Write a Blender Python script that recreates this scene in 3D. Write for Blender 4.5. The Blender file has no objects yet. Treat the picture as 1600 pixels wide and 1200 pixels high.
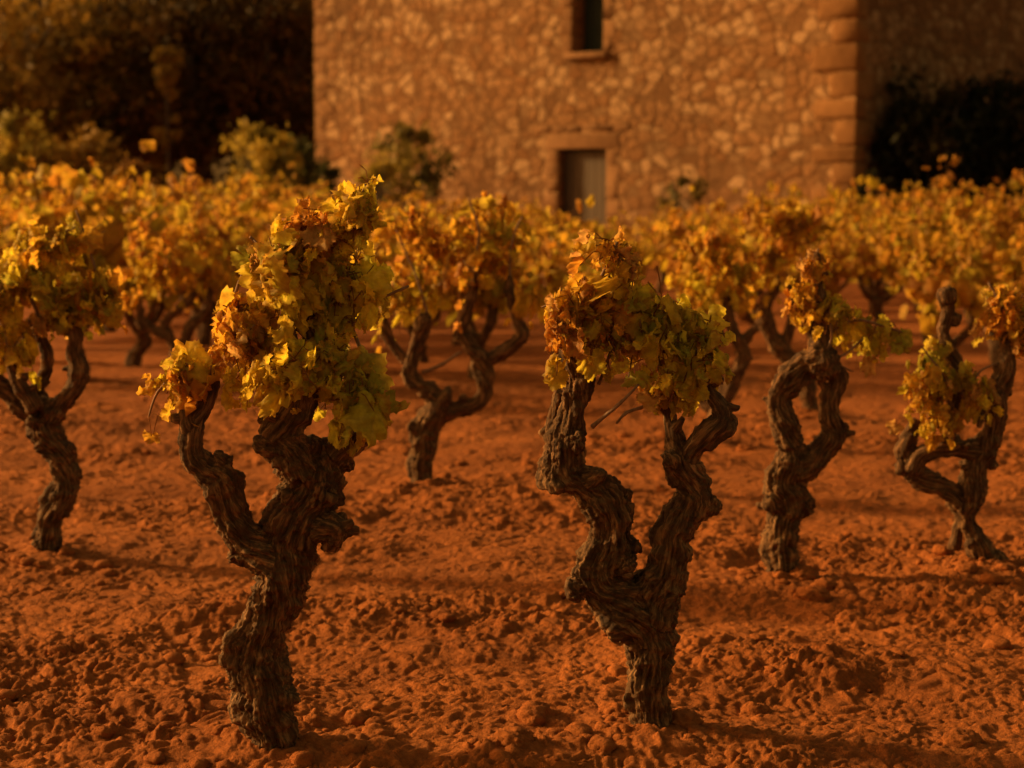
import bpy, math, random
import numpy as np
from mathutils import Vector

random.seed(7)
RNG = np.random.default_rng(7)
R = math.radians
scene = bpy.context.scene
C = scene.collection

# ------------------------------------------------------------------ camera
CAM_H, FPX, HORIZON = 1.26, 2800.0, 289.0
PITCH = math.atan((600 - HORIZON) / FPX)
SP, CP = math.sin(PITCH), math.cos(PITCH)
cam_d = bpy.data.cameras.new('camera')
cam = bpy.data.objects.new('camera', cam_d)
C.objects.link(cam)
cam.location = (0, 0, CAM_H)
cam.rotation_euler = (R(90) - PITCH, 0, 0)
cam_d.sensor_width = 36.0
cam_d.lens = 36.0 * FPX / 1600.0
cam_d.clip_end = 3000
cam_d.dof.use_dof = True
cam_d.dof.focus_distance = 4.05
cam_d.dof.aperture_fstop = 3.7
scene.camera = cam


def ray(px, py):
    u, v = (px - 800) / FPX, (600 - py) / FPX
    return np.array([u, CP + v * SP, v * CP - SP])


def at(px, py, Y):
    """photo pixel -> point on the upright plane at distance Y; also metres per pixel there"""
    d = ray(px, py)
    t = Y / d[1]
    return np.array([d[0] * t, Y, CAM_H + d[2] * t]), t / FPX


def ground_hit(px, py):
    d = ray(px, py)
    t = -CAM_H / d[2]
    return d[0] * t, d[1] * t


Z_ = np.array([0, 0, 1.0])


# ------------------------------------------------------------------ noise
def _h(i, j, k, seed):
    n = (i.astype(np.int64) * 374761393 + j.astype(np.int64) * 668265263 + k.astype(np.int64) * 2147483647 + seed * 974634777)
    n = (n ^ (n >> 13)) * 1274126177
    n = n & 0xFFFFFFFF
    n = (n ^ (n >> 16)) * 2246822519
    n = n & 0xFFFFFFFF
    return ((n ^ (n >> 15)) & 0xFFFFFF) / float(0xFFFFFF)


def vnoise2(x, y, seed=0):
    xi, yi = np.floor(x), np.floor(y)
    fx, fy = x - xi, y - yi
    fx = fx * fx * fx * (fx * (fx * 6 - 15) + 10)
    fy = fy * fy * fy * (fy * (fy * 6 - 15) + 10)
    z = np.zeros_like(xi)
    a, b = _h(xi, yi, z, seed), _h(xi + 1, yi, z, seed)
    c, d = _h(xi, yi + 1, z, seed), _h(xi + 1, yi + 1, z, seed)
    return (a + (b - a) * fx) * (1 - fy) + (c + (d - c) * fx) * fy


def vnoise3(x, y, z, seed=0):
    xi, yi, zi = np.floor(x), np.floor(y), np.floor(z)
    fx, fy, fz = x - xi, y - yi, z - zi
    fx = fx * fx * (3 - 2 * fx); fy = fy * fy * (3 - 2 * fy); fz = fz * fz * (3 - 2 * fz)
    r = 0
    for dz in (0, 1):
        wz = fz if dz else 1 - fz
        for dy in (0, 1):
            wy = fy if dy else 1 - fy
            a = _h(xi, yi + dy, zi + dz, seed)
            b = _h(xi + 1, yi + dy, zi + dz, seed)
            r = r + (a + (b - a) * fx) * wy * wz
    return r


def fbm2(x, y, seed=0, oct=4):
    r, a, t = 0, 1.0, 0
    for o in range(oct):
        r = r + a * vnoise2(x * 2 ** o + 13.1 * o, y * 2 ** o + 7.7 * o, seed + o)
        t += a; a *= 0.5
    return r / t


def worley2(x, y, seed=0, jit=0.9):
    xi, yi = np.floor(x), np.floor(y)
    f1 = np.full(x.shape, 9.0); f2 = np.full(x.shape, 9.0); idv = np.zeros(x.shape)
    z = np.zeros_like(xi)
    for dx in (-1, 0, 1):
        for dy in (-1, 0, 1):
            cx, cy = xi + dx, yi + dy
            px = cx + 0.5 + jit * (_h(cx, cy, z, seed) - 0.5)
            py = cy + 0.5 + jit * (_h(cx, cy, z + 1, seed) - 0.5)
            d = np.hypot(x - px, y - py)
            nid = _h(cx, cy, z + 2, seed)
            near = d < f1
            f2 = np.where(near, f1, np.minimum(f2, d))
            idv = np.where(near, nid, idv)
            f1 = np.where(near, d, f1)
    return f1, f2, idv


# ------------------------------------------------------------------ object helpers
def tag(o, label=None, cat=None, group=None, kind=None):
    if label: o['label'] = label
    if cat: o['category'] = cat
    if group: o['group'] = group
    if kind: o['kind'] = kind
    return o


def empty(name, loc=(0, 0, 0), rz=0.0):
    o = bpy.data.objects.new(name, None)
    o.empty_display_size = 0.2
    C.objects.link(o)
    o.location = loc
    o.rotation_euler = (0, 0, rz)
    return o


def np_mesh(name, V, F, smooth=True):
    """V (n,3); F list of arrays (m,3) / (m,4)"""
    me = bpy.data.meshes.new(name)
    V = np.asarray(V, dtype=np.float32)
    if not isinstance(F, list): F = [F]
    F = [np.asarray(f, dtype=np.int32) for f in F if len(f)]
    loops = np.concatenate([f.ravel() for f in F])
    tot = np.concatenate([np.full(len(f), f.shape[1], dtype=np.int32) for f in F])
    start = np.concatenate([[0], np.cumsum(tot)[:-1]]).astype(np.int32)
    me.vertices.add(len(V)); me.vertices.foreach_set('co', V.ravel())
    me.loops.add(len(loops)); me.loops.foreach_set('vertex_index', loops)
    me.polygons.add(len(tot)); me.polygons.foreach_set('loop_start', start)
    me.polygons.foreach_set('loop_total', tot)
    me.polygons.foreach_set('use_smooth', np.full(len(tot), smooth, dtype=bool))
    me.update(calc_edges=True); me.validate()
    return me


def add_col(me, col, name='Col'):
    a = me.attributes.new(name, 'FLOAT_COLOR', 'POINT')
    c = np.ones((len(col), 4), dtype=np.float32); c[:, :3] = col
    a.data.foreach_set('color', c.ravel())


def link(name, me, mat=None, parent=None):
    o = bpy.data.objects.new(name, me)
    C.objects.link(o)
    if mat is not None and not me.materials: me.materials.append(mat)
    if parent is not None: o.parent = parent
    return o


class MB:
    """collects shapes into one mesh"""
    def __init__(s): s.V, s.F3, s.F4, s.C, s.n = [], [], [], [], 0

    def add(s, V, F, col=None):
        V = np.asarray(V, dtype=float)
        F = np.asarray(F) + s.n
        (s.F3 if F.shape[1] == 3 else s.F4).append(F)
        s.V.append(V); s.n += len(V)
        if col is not None:
            col = np.asarray(col, dtype=float)
            s.C.append(np.broadcast_to(col, (len(V), 3)))

    def box(s, c, half, ax=None, jit=0.0, bev=0.0, col=None):
        """rounded box: a 3x3x3-ish cage, bevelled corners"""
        c = np.array(c, float); h = np.array(half, float)
        b = min(bev, *(h * 0.45)) if bev else 0
        V, F = [], []
        if b:
            g = [np.array([-h[i], -h[i] + b, h[i] - b, h[i]]) for i in range(3)]
            idx = {}
            for i in range(4):
                for j in range(4):
                    for k in range(4):
                        on = [i in (0, 3), j in (0, 3), k in (0, 3)]
                        if not any(on): continue
                        p = np.array([g[0][i], g[1][j], g[2][k]])
                        m = sum(on)
                        if m >= 2:
                            core = np.clip(p, -(h - b), h - b)
                            dd = p - core
                            p = core + dd / np.linalg.norm(dd) * b
                        idx[i, j, k] = len(V); V.append(p)
            for i in range(3):
                for j in range(3):
                    for s_, rev in ((0, 0), (3, 1)):
                        for q in ([(i, j, s_), (i, j + 1, s_), (i + 1, j + 1, s_), (i + 1, j, s_)],
                                  [(s_, i, j), (s_, i, j + 1), (s_, i + 1, j + 1), (s_, i + 1, j)],
                                  [(j, s_, i), (j + 1, s_, i), (j + 1, s_, i + 1), (j, s_, i + 1)]):
                            f = [idx[t] for t in q]
                            if rev: f = f[::-1]
                            F.append(f)
        else:
            for i in (-1, 1):
                for j in (-1, 1):
                    for k in (-1, 1): V.append(h * np.array([i, j, k]))
            F = [[0, 1, 3, 2], [4, 6, 7, 5], [0, 4, 5, 1], [2, 3, 7, 6], [0, 2, 6, 4], [1, 5, 7, 3]]
        V = np.array(V)
        if jit: V = V + RNG.normal(0, jit, V.shape)
        if ax is not None: V = V @ np.array(ax)
        s.add(V + c, F, col)

    def tube(s, P, rad, sides=8, col=None, cap=True):
        P = np.asarray(P, float); n = len(P)
        rad = np.broadcast_to(np.asarray(rad, float), (n,))
        T = np.gradient(P, axis=0); T /= np.linalg.norm(T, axis=1)[:, None] + 1e-9
        ref = np.array([0.31, 0.9, 0.2])
        N = np.cross(T, ref); N /= np.linalg.norm(N, axis=1)[:, None] + 1e-9
        B = np.cross(T, N)
        a = np.arange(sides) * 2 * math.pi / sides
        V = P[:, None] + rad[:, None, None] * (np.cos(a)[None, :, None] * N[:, None] + np.sin(a)[None, :, None] * B[:, None])
        V = V.reshape(-1, 3)
        F = []
        for i in range(n - 1):
            for j in range(sides):
                k = (j + 1) % sides
                F.append([i * sides + j, i * sides + k, (i + 1) * sides + k, (i + 1) * sides + j])
        s.add(V, F, col)
        if cap:
            base = s.n - len(V)
            for i, flip in ((0, 1), (n - 1, 0)):
                cidx = s.n
                s.V.append(P[i:i + 1]); s.n += 1
                if col is not None: s.C.append(np.broadcast_to(np.asarray(col, float), (1, 3)))
                f = [[cidx, base + i * sides + j, base + i * sides + (j + 1) % sides] for j in range(sides)]
                if flip: f = [q[::-1] for q in f]
                s.F3.append(np.array(f))

    def mesh(s, name, smooth=True):
        F = []
        if s.F4: F.append(np.concatenate(s.F4))
        if s.F3: F.append(np.concatenate(s.F3))
        me = np_mesh(name, np.concatenate(s.V), F, smooth)
        if s.C: add_col(me, np.concatenate(s.C))
        return me

    def build(s, name, mat, parent=None, smooth=True):
        return link(name, s.mesh(name, smooth), mat, parent)


def spline(P, step):
    """Catmull-Rom through rows of P (any columns), resampled about every `step` metres (first 3 columns)"""
    P = np.asarray(P, float)
    Q = np.vstack([2 * P[0] - P[1], P, 2 * P[-1] - P[-2]])
    out = []
    for i in range(1, len(Q) - 2):
        L = np.linalg.norm(Q[i + 1, :3] - Q[i, :3])
        n = max(2, int(L / step))
        for t in np.arange(n) / n:
            a, b, c, d = Q[i - 1], Q[i], Q[i + 1], Q[i + 2]
            out.append(0.5 * (2 * b + (c - a) * t + (2 * a - 5 * b + 4 * c - d) * t * t + (3 * b - a - 3 * c + d) * t ** 3))
    out.append(Q[-2])
    return np.array(out)


# ------------------------------------------------------------------ materials
def new_mat(name):
    m = bpy.data.materials.new(name); m.use_nodes = True
    nt = m.node_tree; nt.nodes.clear()
    return m, nt, nt.nodes.new, nt.links.new


def ramp(n, stops):
    cr = n.color_ramp
    while len(cr.elements) > 2: cr.elements.remove(cr.elements[-1])
    while len(cr.elements) < len(stops): cr.elements.new(0.5)
    for e, (p, c) in zip(cr.elements, stops):
        e.position = p; e.color = (*c, 1)


def mat_soil():
    m, nt, N, L = new_mat('red_soil')
    out = N('ShaderNodeOutputMaterial'); b = N('ShaderNodeBsdfPrincipled')
    tc = N('ShaderNodeTexCoord')
    n1 = N('ShaderNodeTexNoise'); n1.inputs['Scale'].default_value = 1.7; n1.inputs['Detail'].default_value = 6
    n2 = N('ShaderNodeTexNoise'); n2.inputs['Scale'].default_value = 38; n2.inputs['Detail'].default_value = 8; n2.inputs['Roughness'].default_value = 0.7
    r1 = N('ShaderNodeValToRGB'); ramp(r1, [(0.3, (0.248, 0.077, 0.019)), (0.7, (0.370, 0.121, 0.030))])
    r2 = N('ShaderNodeValToRGB'); ramp(r2, [(0.3, (0.62, 0.58, 0.55)), (0.72, (1.32, 1.34, 1.36))])
    mx = N('ShaderNodeMix'); mx.data_type = 'RGBA'; mx.blend_type = 'MULTIPLY'; mx.inputs[0].default_value = 1
    for n in (n1, n2): L(tc.outputs['Object'], n.inputs['Vector'])
    L(n1.outputs['Fac'], r1.inputs[0]); L(n2.outputs['Fac'], r2.inputs[0])
    L(r1.outputs[0], mx.inputs[6]); L(r2.outputs[0], mx.inputs[7])
    L(mx.outputs[2], b.inputs['Base Color'])
    b.inputs['Roughness'].default_value = 0.95
    b.inputs['Specular IOR Level'].default_value = 0.15
    n3 = N('ShaderNodeTexNoise'); n3.inputs['Scale'].default_value = 95; n3.inputs['Detail'].default_value = 8; n3.inputs['Roughness'].default_value = 0.65
    L(tc.outputs['Object'], n3.inputs['Vector'])
    bp = N('ShaderNodeBump'); bp.inputs['Strength'].default_value = 0.9; bp.inputs['Distance'].default_value = 0.016
    L(n3.outputs['Fac'], bp.inputs['Height']); L(bp.outputs[0], b.inputs['Normal'])
    L(b.outputs[0], out.inputs[0])
    return m


def mat_bark():
    m, nt, N, L = new_mat('vine_bark')
    out = N('ShaderNodeOutputMaterial'); b = N('ShaderNodeBsdfPrincipled')
    at_ = N('ShaderNodeAttribute'); at_.attribute_name = 'grain'
    mp = N('ShaderNodeMapping'); mp.inputs['Scale'].default_value = (1, 1, 0.14)
    L(at_.outputs['Vector'], mp.inputs['Vector'])
    n1 = N('ShaderNodeTexNoise'); n1.inputs['Scale'].default_value = 120; n1.inputs['Detail'].default_value = 7; n1.inputs['Roughness'].default_value = 0.65
    L(mp.outputs[0], n1.inputs['Vector'])
    n2 = N('ShaderNodeTexNoise'); n2.inputs['Scale'].default_value = 14; n2.inputs['Detail'].default_value = 5
    L(at_.outputs['Vector'], n2.inputs['Vector'])
    r1 = N('ShaderNodeValToRGB'); ramp(r1, [(0.30, (0.026, 0.012, 0.005)), (0.49, (0.094, 0.048, 0.020)), (0.69, (0.34, 0.176, 0.076))])
    r2 = N('ShaderNodeValToRGB'); ramp(r2, [(0.35, (0.7, 0.66, 0.62)), (0.68, (1.18, 1.2, 1.16))])
    mx = N('ShaderNodeMix'); mx.data_type = 'RGBA'; mx.blend_type = 'MULTIPLY'; mx.inputs[0].default_value = 1
    L(n1.outputs['Fac'], r1.inputs[0]); L(n2.outputs['Fac'], r2.inputs[0])
    L(r1.outputs[0], mx.inputs[6]); L(r2.outputs[0], mx.inputs[7])
    L(mx.outputs[2], b.inputs['Base Color'])
    b.inputs['Roughness'].default_value = 0.85
    b.inputs['Specular IOR Level'].default_value = 0.25
    bp = N('ShaderNodeBump'); bp.inputs['Strength'].default_value = 1.0; bp.inputs['Distance'].default_value = 0.010
    L(n1.outputs['Fac'], bp.inputs['Height']); L(bp.outputs[0], b.inputs['Normal'])
    L(b.outputs[0], out.inputs[0])
    return m


def mat_leaf(name, trans=0.42, spec=0.25, nscale=60):
    m, nt, N, L = new_mat(name)
    out = N('ShaderNodeOutputMaterial')
    col = N('ShaderNodeAttribute'); col.attribute_name = 'Col'
    tc = N('ShaderNodeTexCoord')
    nz = N('ShaderNodeTexNoise'); nz.inputs['Scale'].default_value = nscale; nz.inputs['Detail'].default_value = 5
    L(tc.outputs['Object'], nz.inputs['Vector'])
    rr = N('ShaderNodeValToRGB'); ramp(rr, [(0.32, (0.74, 0.68, 0.62)), (0.62, (1.1, 1.1, 1.1))])
    L(nz.outputs['Fac'], rr.inputs[0])
    mx = N('ShaderNodeMix'); mx.data_type = 'RGBA'; mx.blend_type = 'MULTIPLY'; mx.inputs[0].default_value = 1
    L(col.outputs['Color'], mx.inputs[6]); L(rr.outputs[0], mx.inputs[7])
    b = N('ShaderNodeBsdfPrincipled'); b.inputs['Roughness'].default_value = 0.6
    b.inputs['Specular IOR Level'].default_value = spec
    L(mx.outputs[2], b.inputs['Base Color'])
    bp = N('ShaderNodeBump'); bp.inputs['Strength'].default_value = 0.5; bp.inputs['Distance'].default_value = 0.004
    L(nz.outputs['Fac'], bp.inputs['Height']); L(bp.outputs[0], b.inputs['Normal'])
    t = N('ShaderNodeBsdfTranslucent'); L(mx.outputs[2], t.inputs['Color'])
    ms = N('ShaderNodeMixShader'); ms.inputs[0].default_value = trans
    L(b.outputs[0], ms.inputs[1]); L(t.outputs[0], ms.inputs[2]); L(ms.outputs[0], out.inputs[0])
    return m


def mat_stone(name, vcol=True, base=(0.42, 0.26, 0.14), nscale=9, bump=0.02):
    m, nt, N, L = new_mat(name)
    out = N('ShaderNodeOutputMaterial'); b = N('ShaderNodeBsdfPrincipled')
    tc = N('ShaderNodeTexCoord')
    n1 = N('ShaderNodeTexNoise'); n1.inputs['Scale'].default_value = nscale; n1.inputs['Detail'].default_value = 8; n1.inputs['Roughness'].default_value = 0.65
    L(tc.outputs['Object'], n1.inputs['Vector'])
    rr = N('ShaderNodeValToRGB'); ramp(rr, [(0.3, (0.72, 0.68, 0.64)), (0.7, (1.15, 1.15, 1.15))])
    L(n1.outputs['Fac'], rr.inputs[0])
    mx = N('ShaderNodeMix'); mx.data_type = 'RGBA'; mx.blend_type = 'MULTIPLY'; mx.inputs[0].default_value = 1
    if vcol:
        c = N('ShaderNodeAttribute'); c.attribute_name = 'Col'; L(c.outputs['Color'], mx.inputs[6])
    else:
        mx.inputs[6].default_value = (*base, 1)
    L(rr.outputs[0], mx.inputs[7]); L(mx.outputs[2], b.inputs['Base Color'])
    b.inputs['Roughness'].default_value = 0.92
    b.inputs['Specular IOR Level'].default_value = 0.15
    bp = N('ShaderNodeBump'); bp.inputs['Strength'].default_value = 0.6; bp.inputs['Distance'].default_value = bump
    L(n1.outputs['Fac'], bp.inputs['Height']); L(bp.outputs[0], b.inputs['Normal'])
    L(b.outputs[0], out.inputs[0])
    return m


def mat_wood(name, c0, c1, scale=(30, 30, 2)):
    m, nt, N, L = new_mat(name)
    out = N('ShaderNodeOutputMaterial'); b = N('ShaderNodeBsdfPrincipled')
    tc = N('ShaderNodeTexCoord'); mp = N('ShaderNodeMapping'); mp.inputs['Scale'].default_value = scale
    L(tc.outputs['Object'], mp.inputs['Vector'])
    n1 = N('ShaderNodeTexNoise'); n1.inputs['Scale'].default_value = 1; n1.inputs['Detail'].default_value = 6
    L(mp.outputs[0], n1.inputs['Vector'])
    rr = N('ShaderNodeValToRGB'); ramp(rr, [(0.3, c0), (0.7, c1)])
    L(n1.outputs['Fac'], rr.inputs[0]); L(rr.outputs[0], b.inputs['Base Color'])
    b.inputs['Roughness'].default_value = 0.8
    L(b.outputs[0], out.inputs[0])
    return m


M = dict(
    soil=mat_soil(), bark=mat_bark(),
    leaf=mat_leaf('vine_leaf', 0.62), cane=mat_wood('cane_bark', (0.10, 0.055, 0.03), (0.24, 0.13, 0.07), (120, 120, 20)),
    wall=mat_stone('rubble_wall'), dressed=mat_stone('dressed_stone', False, (0.225, 0.118, 0.055), 6),
    quoin=mat_stone('corner_stone', False, (0.215, 0.104, 0.040), 5),
    door=mat_wood('weathered_boards', (0.070, 0.045, 0.027), (0.108, 0.072, 0.046), (24, 24, 1.5)),
    shutter=mat_wood('dark_green_paint', (0.012, 0.02, 0.014), (0.02, 0.032, 0.022)),
    iron=mat_wood('old_iron', (0.02, 0.018, 0.016), (0.05, 0.04, 0.035), (40, 40, 40)),
    tile=mat_stone('roof_tile', False, (0.34, 0.15, 0.08), 12),
    treeleaf=mat_leaf('tree_leaf', 0.42, 0.15, 3), treebark=mat_wood('tree_bark', (0.04, 0.03, 0.022), (0.11, 0.08, 0.06), (14, 14, 3)),
)

# ------------------------------------------------------------------ vine layout (base pixel -> ground point)
BASES = {}
def base_of(key, px, py): BASES[key] = ground_hit(px, py)
base_of('A', 432, 1165); base_of('B', 1018, 1140); base_of('C', 73, 862); base_of('D', 660, 752)
base_of('E', 1220, 895); base_of('F', 1545, 885); base_of('G', 288, 618); base_of('H', 1268, 640); base_of('I', 1112, 690)

# ------------------------------------------------------------------ ground
def ground_h(x, y):
    fade = np.clip((16 - y) / 6, 0, 1) * np.clip(1.0 - (y - 4.6) * 0.10, 0.75, 1.0)
    h = 0.055 * (fbm2(x * 0.7, y * 1.3, 3, 3) - 0.5)
    h = h + 0.045 * (vnoise2(x * 1.3, y * 3.0, 9) - 0.5) - 0.048
    wx = x + 0.05 * (vnoise2(x * 9, y * 9, 31) - 0.5) + 0.025 * (vnoise2(x * 23, y * 23, 32) - 0.5)
    wy = y + 0.05 * (vnoise2(x * 9, y * 9, 41) - 0.5) + 0.025 * (vnoise2(x * 23, y * 23, 42) - 0.5)
    mask = np.clip((fbm2(x * 1.6, y * 1.9, 21, 3) - 0.34) * 3.0, 0.15, 1)
    for sc, amp, dens, sd in ((0.13, 0.019, 0.22, 51), (0.07, 0.015, 0.36, 52), (0.036, 0.012, 0.55, 53), (0.02, 0.007, 0.6, 54)):
        f1, f2, iv = worley2(wx / sc, wy / sc, sd)
        dome = np.clip(1 - (f1 / 0.5) ** 2, 0, 1)
        on = np.where(iv < dens, 0.35 + 0.65 * _h(np.floor(iv * 1e6), iv * 0, iv * 0, sd), 0)
        h = h + fade * amp * dome * on * mask
    for fr, amp, sd in ((3.3, 0.036, 60), (7, 0.018, 61), (15, 0.014, 62), (31, 0.015, 63), (64, 0.0125, 64)):   # crumbly billows
        ca, sa = math.cos(sd), math.sin(sd)
        b = np.sqrt((2 * vnoise2((wx * ca - wy * sa) * fr, (wx * sa + wy * ca) * fr, sd) - 1) ** 2 + 0.012)
        h = h + fade * amp * (0.5 + 0.5 * mask) * b
    for k, (bx, by) in BASES.items():
        r2 = (x - bx) ** 2 + (y - by) ** 2
        h = h + 0.030 * np.exp(-r2 / 0.022)
    return h


def build_ground():
    uf = np.concatenate([-np.geomspace(0.72, 6.0, 14)[::-1], np.arange(-0.70, -0.36, 0.0045), np.arange(-0.36, 0.36, 0.00112), np.arange(0.36, 0.70, 0.0045), np.geomspace(0.72, 6.0, 14)])
    y1 = np.concatenate([[-120, -40, -12, -4, 0, 1.5, 2.4], 3.0 * np.exp(np.arange(0, math.log(14 / 3.0), 0.00135)),
                         14 * np.exp(np.arange(0, math.log(60 / 14), 0.012)), 60 * np.exp(np.arange(0, math.log(900 / 60), 0.12))])
    w = np.maximum(np.abs(y1), 3.0)
    X = uf[None] * w[:, None]
    Y = np.repeat(y1[:, None], len(uf), 1)
    Z = ground_h(X.ravel(), Y.ravel())
    far = np.clip((Y.ravel() - 40) / 30, 0, 1)
    Z = Z * (1 - far) * (Y.ravel() > 0)
    V = np.stack([X.ravel(), Y.ravel(), Z], 1)
    nu, ny = len(uf), len(y1)
    i = np.arange(ny - 1)[:, None] * nu + np.arange(nu - 1)[None]
    F = np.stack([i, i + 1, i + nu + 1, i + nu], -1).reshape(-1, 4)
    o = link('ground', np_mesh('ground', V, F), M['soil'])
    tag(o, 'tilled red earth of the vineyard with crumbly clods', 'ground', kind='structure')


def ico(sub):
    import bmesh
    bm = bmesh.new(); bmesh.ops.create_icosphere(bm, subdivisions=sub, radius=1)
    V = np.array([v.co[:] for v in bm.verts]); F = np.array([[v.index for v in f.verts] for f in bm.faces]); bm.free()
    return V, F


def build_clods():
    mb = MB()
    lo, mid, hi = ico(2), ico(3), ico(4)
    rng = np.random.default_rng(5)
    spots = []
    n = 1500
    t = rng.random(n)
    yy = 3.3 * (11.5 / 3.3) ** (t ** 1.15)
    xx = (rng.random(n) * 2 - 1) * (0.34 * yy + 0.15)
    keep = (fbm2(xx * 1.6, yy * 1.9, 21, 3) > 0.40 + 0.14 * rng.random(n))
    for x, y in zip(xx[keep], yy[keep]):
        spots.append((x, y, float(np.clip(rng.lognormal(math.log(0.0075), 0.5), 0.004, 0.022))))
    for k, (bx, by) in BASES.items():                      # loose clods heaped round the trunks
        for _ in range(26):
            a, rr = rng.random() * 6.28, 0.07 + abs(rng.normal(0, 0.13))
            spots.append((bx + rr * math.cos(a), by + rr * math.sin(a), float(np.clip(rng.lognormal(math.log(0.014), 0.45), 0.007, 0.036))))
    for px, py, s in ((835, 1118, 0.052), (800, 1172, 0.05), (270, 1012, 0.03), (1500, 1150, 0.045), (1330, 960, 0.05), (1270, 925, 0.05), (590, 1150, 0.045),
                      (160, 1060, 0.03), (690, 960, 0.03), (1180, 1090, 0.04), (560, 1120, 0.04), (1250, 900, 0.045), (1560, 1010, 0.035), (905, 1150, 0.035), (960, 1110, 0.04)):
        x, y = ground_hit(px, py); spots.append((x, y, s * .72))
    P = np.array(spots)
    G = ground_h(P[:, 0], P[:, 1])
    for (x, y, s), g in zip(spots, G):
        V, F = lo if s < 0.014 else (mid if s < 0.028 else hi)
        off = rng.random(3) * 100
        q = V + off
        d = 0.62 + 0.5 * vnoise3(q[:, 0] * 1.3, q[:, 1] * 1.3, q[:, 2] * 1.3, 3) + 0.34 * vnoise3(q[:, 0] * 3.1, q[:, 1] * 3.1, q[:, 2] * 3.1, 4) \
            + 0.34 * vnoise3(q[:, 0] * 7, q[:, 1] * 7, q[:, 2] * 7, 6)
        W = V * (d[:, None] * s) * np.array([1.1 + 0.3 * rng.random(), 1.0, 0.72])
        a = rng.random() * 6.28
        Rz = np.array([[math.cos(a), -math.sin(a), 0], [math.sin(a), math.cos(a), 0], [0, 0, 1]])
        mb.add(W @ Rz.T + np.array([x, y, g - 0.05 * s]), F)
    o = mb.build('soil_clods', M['soil'])
    tag(o, 'loose lumps of red soil strewn over the tilled ground', 'soil clods', kind='stuff')


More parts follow.
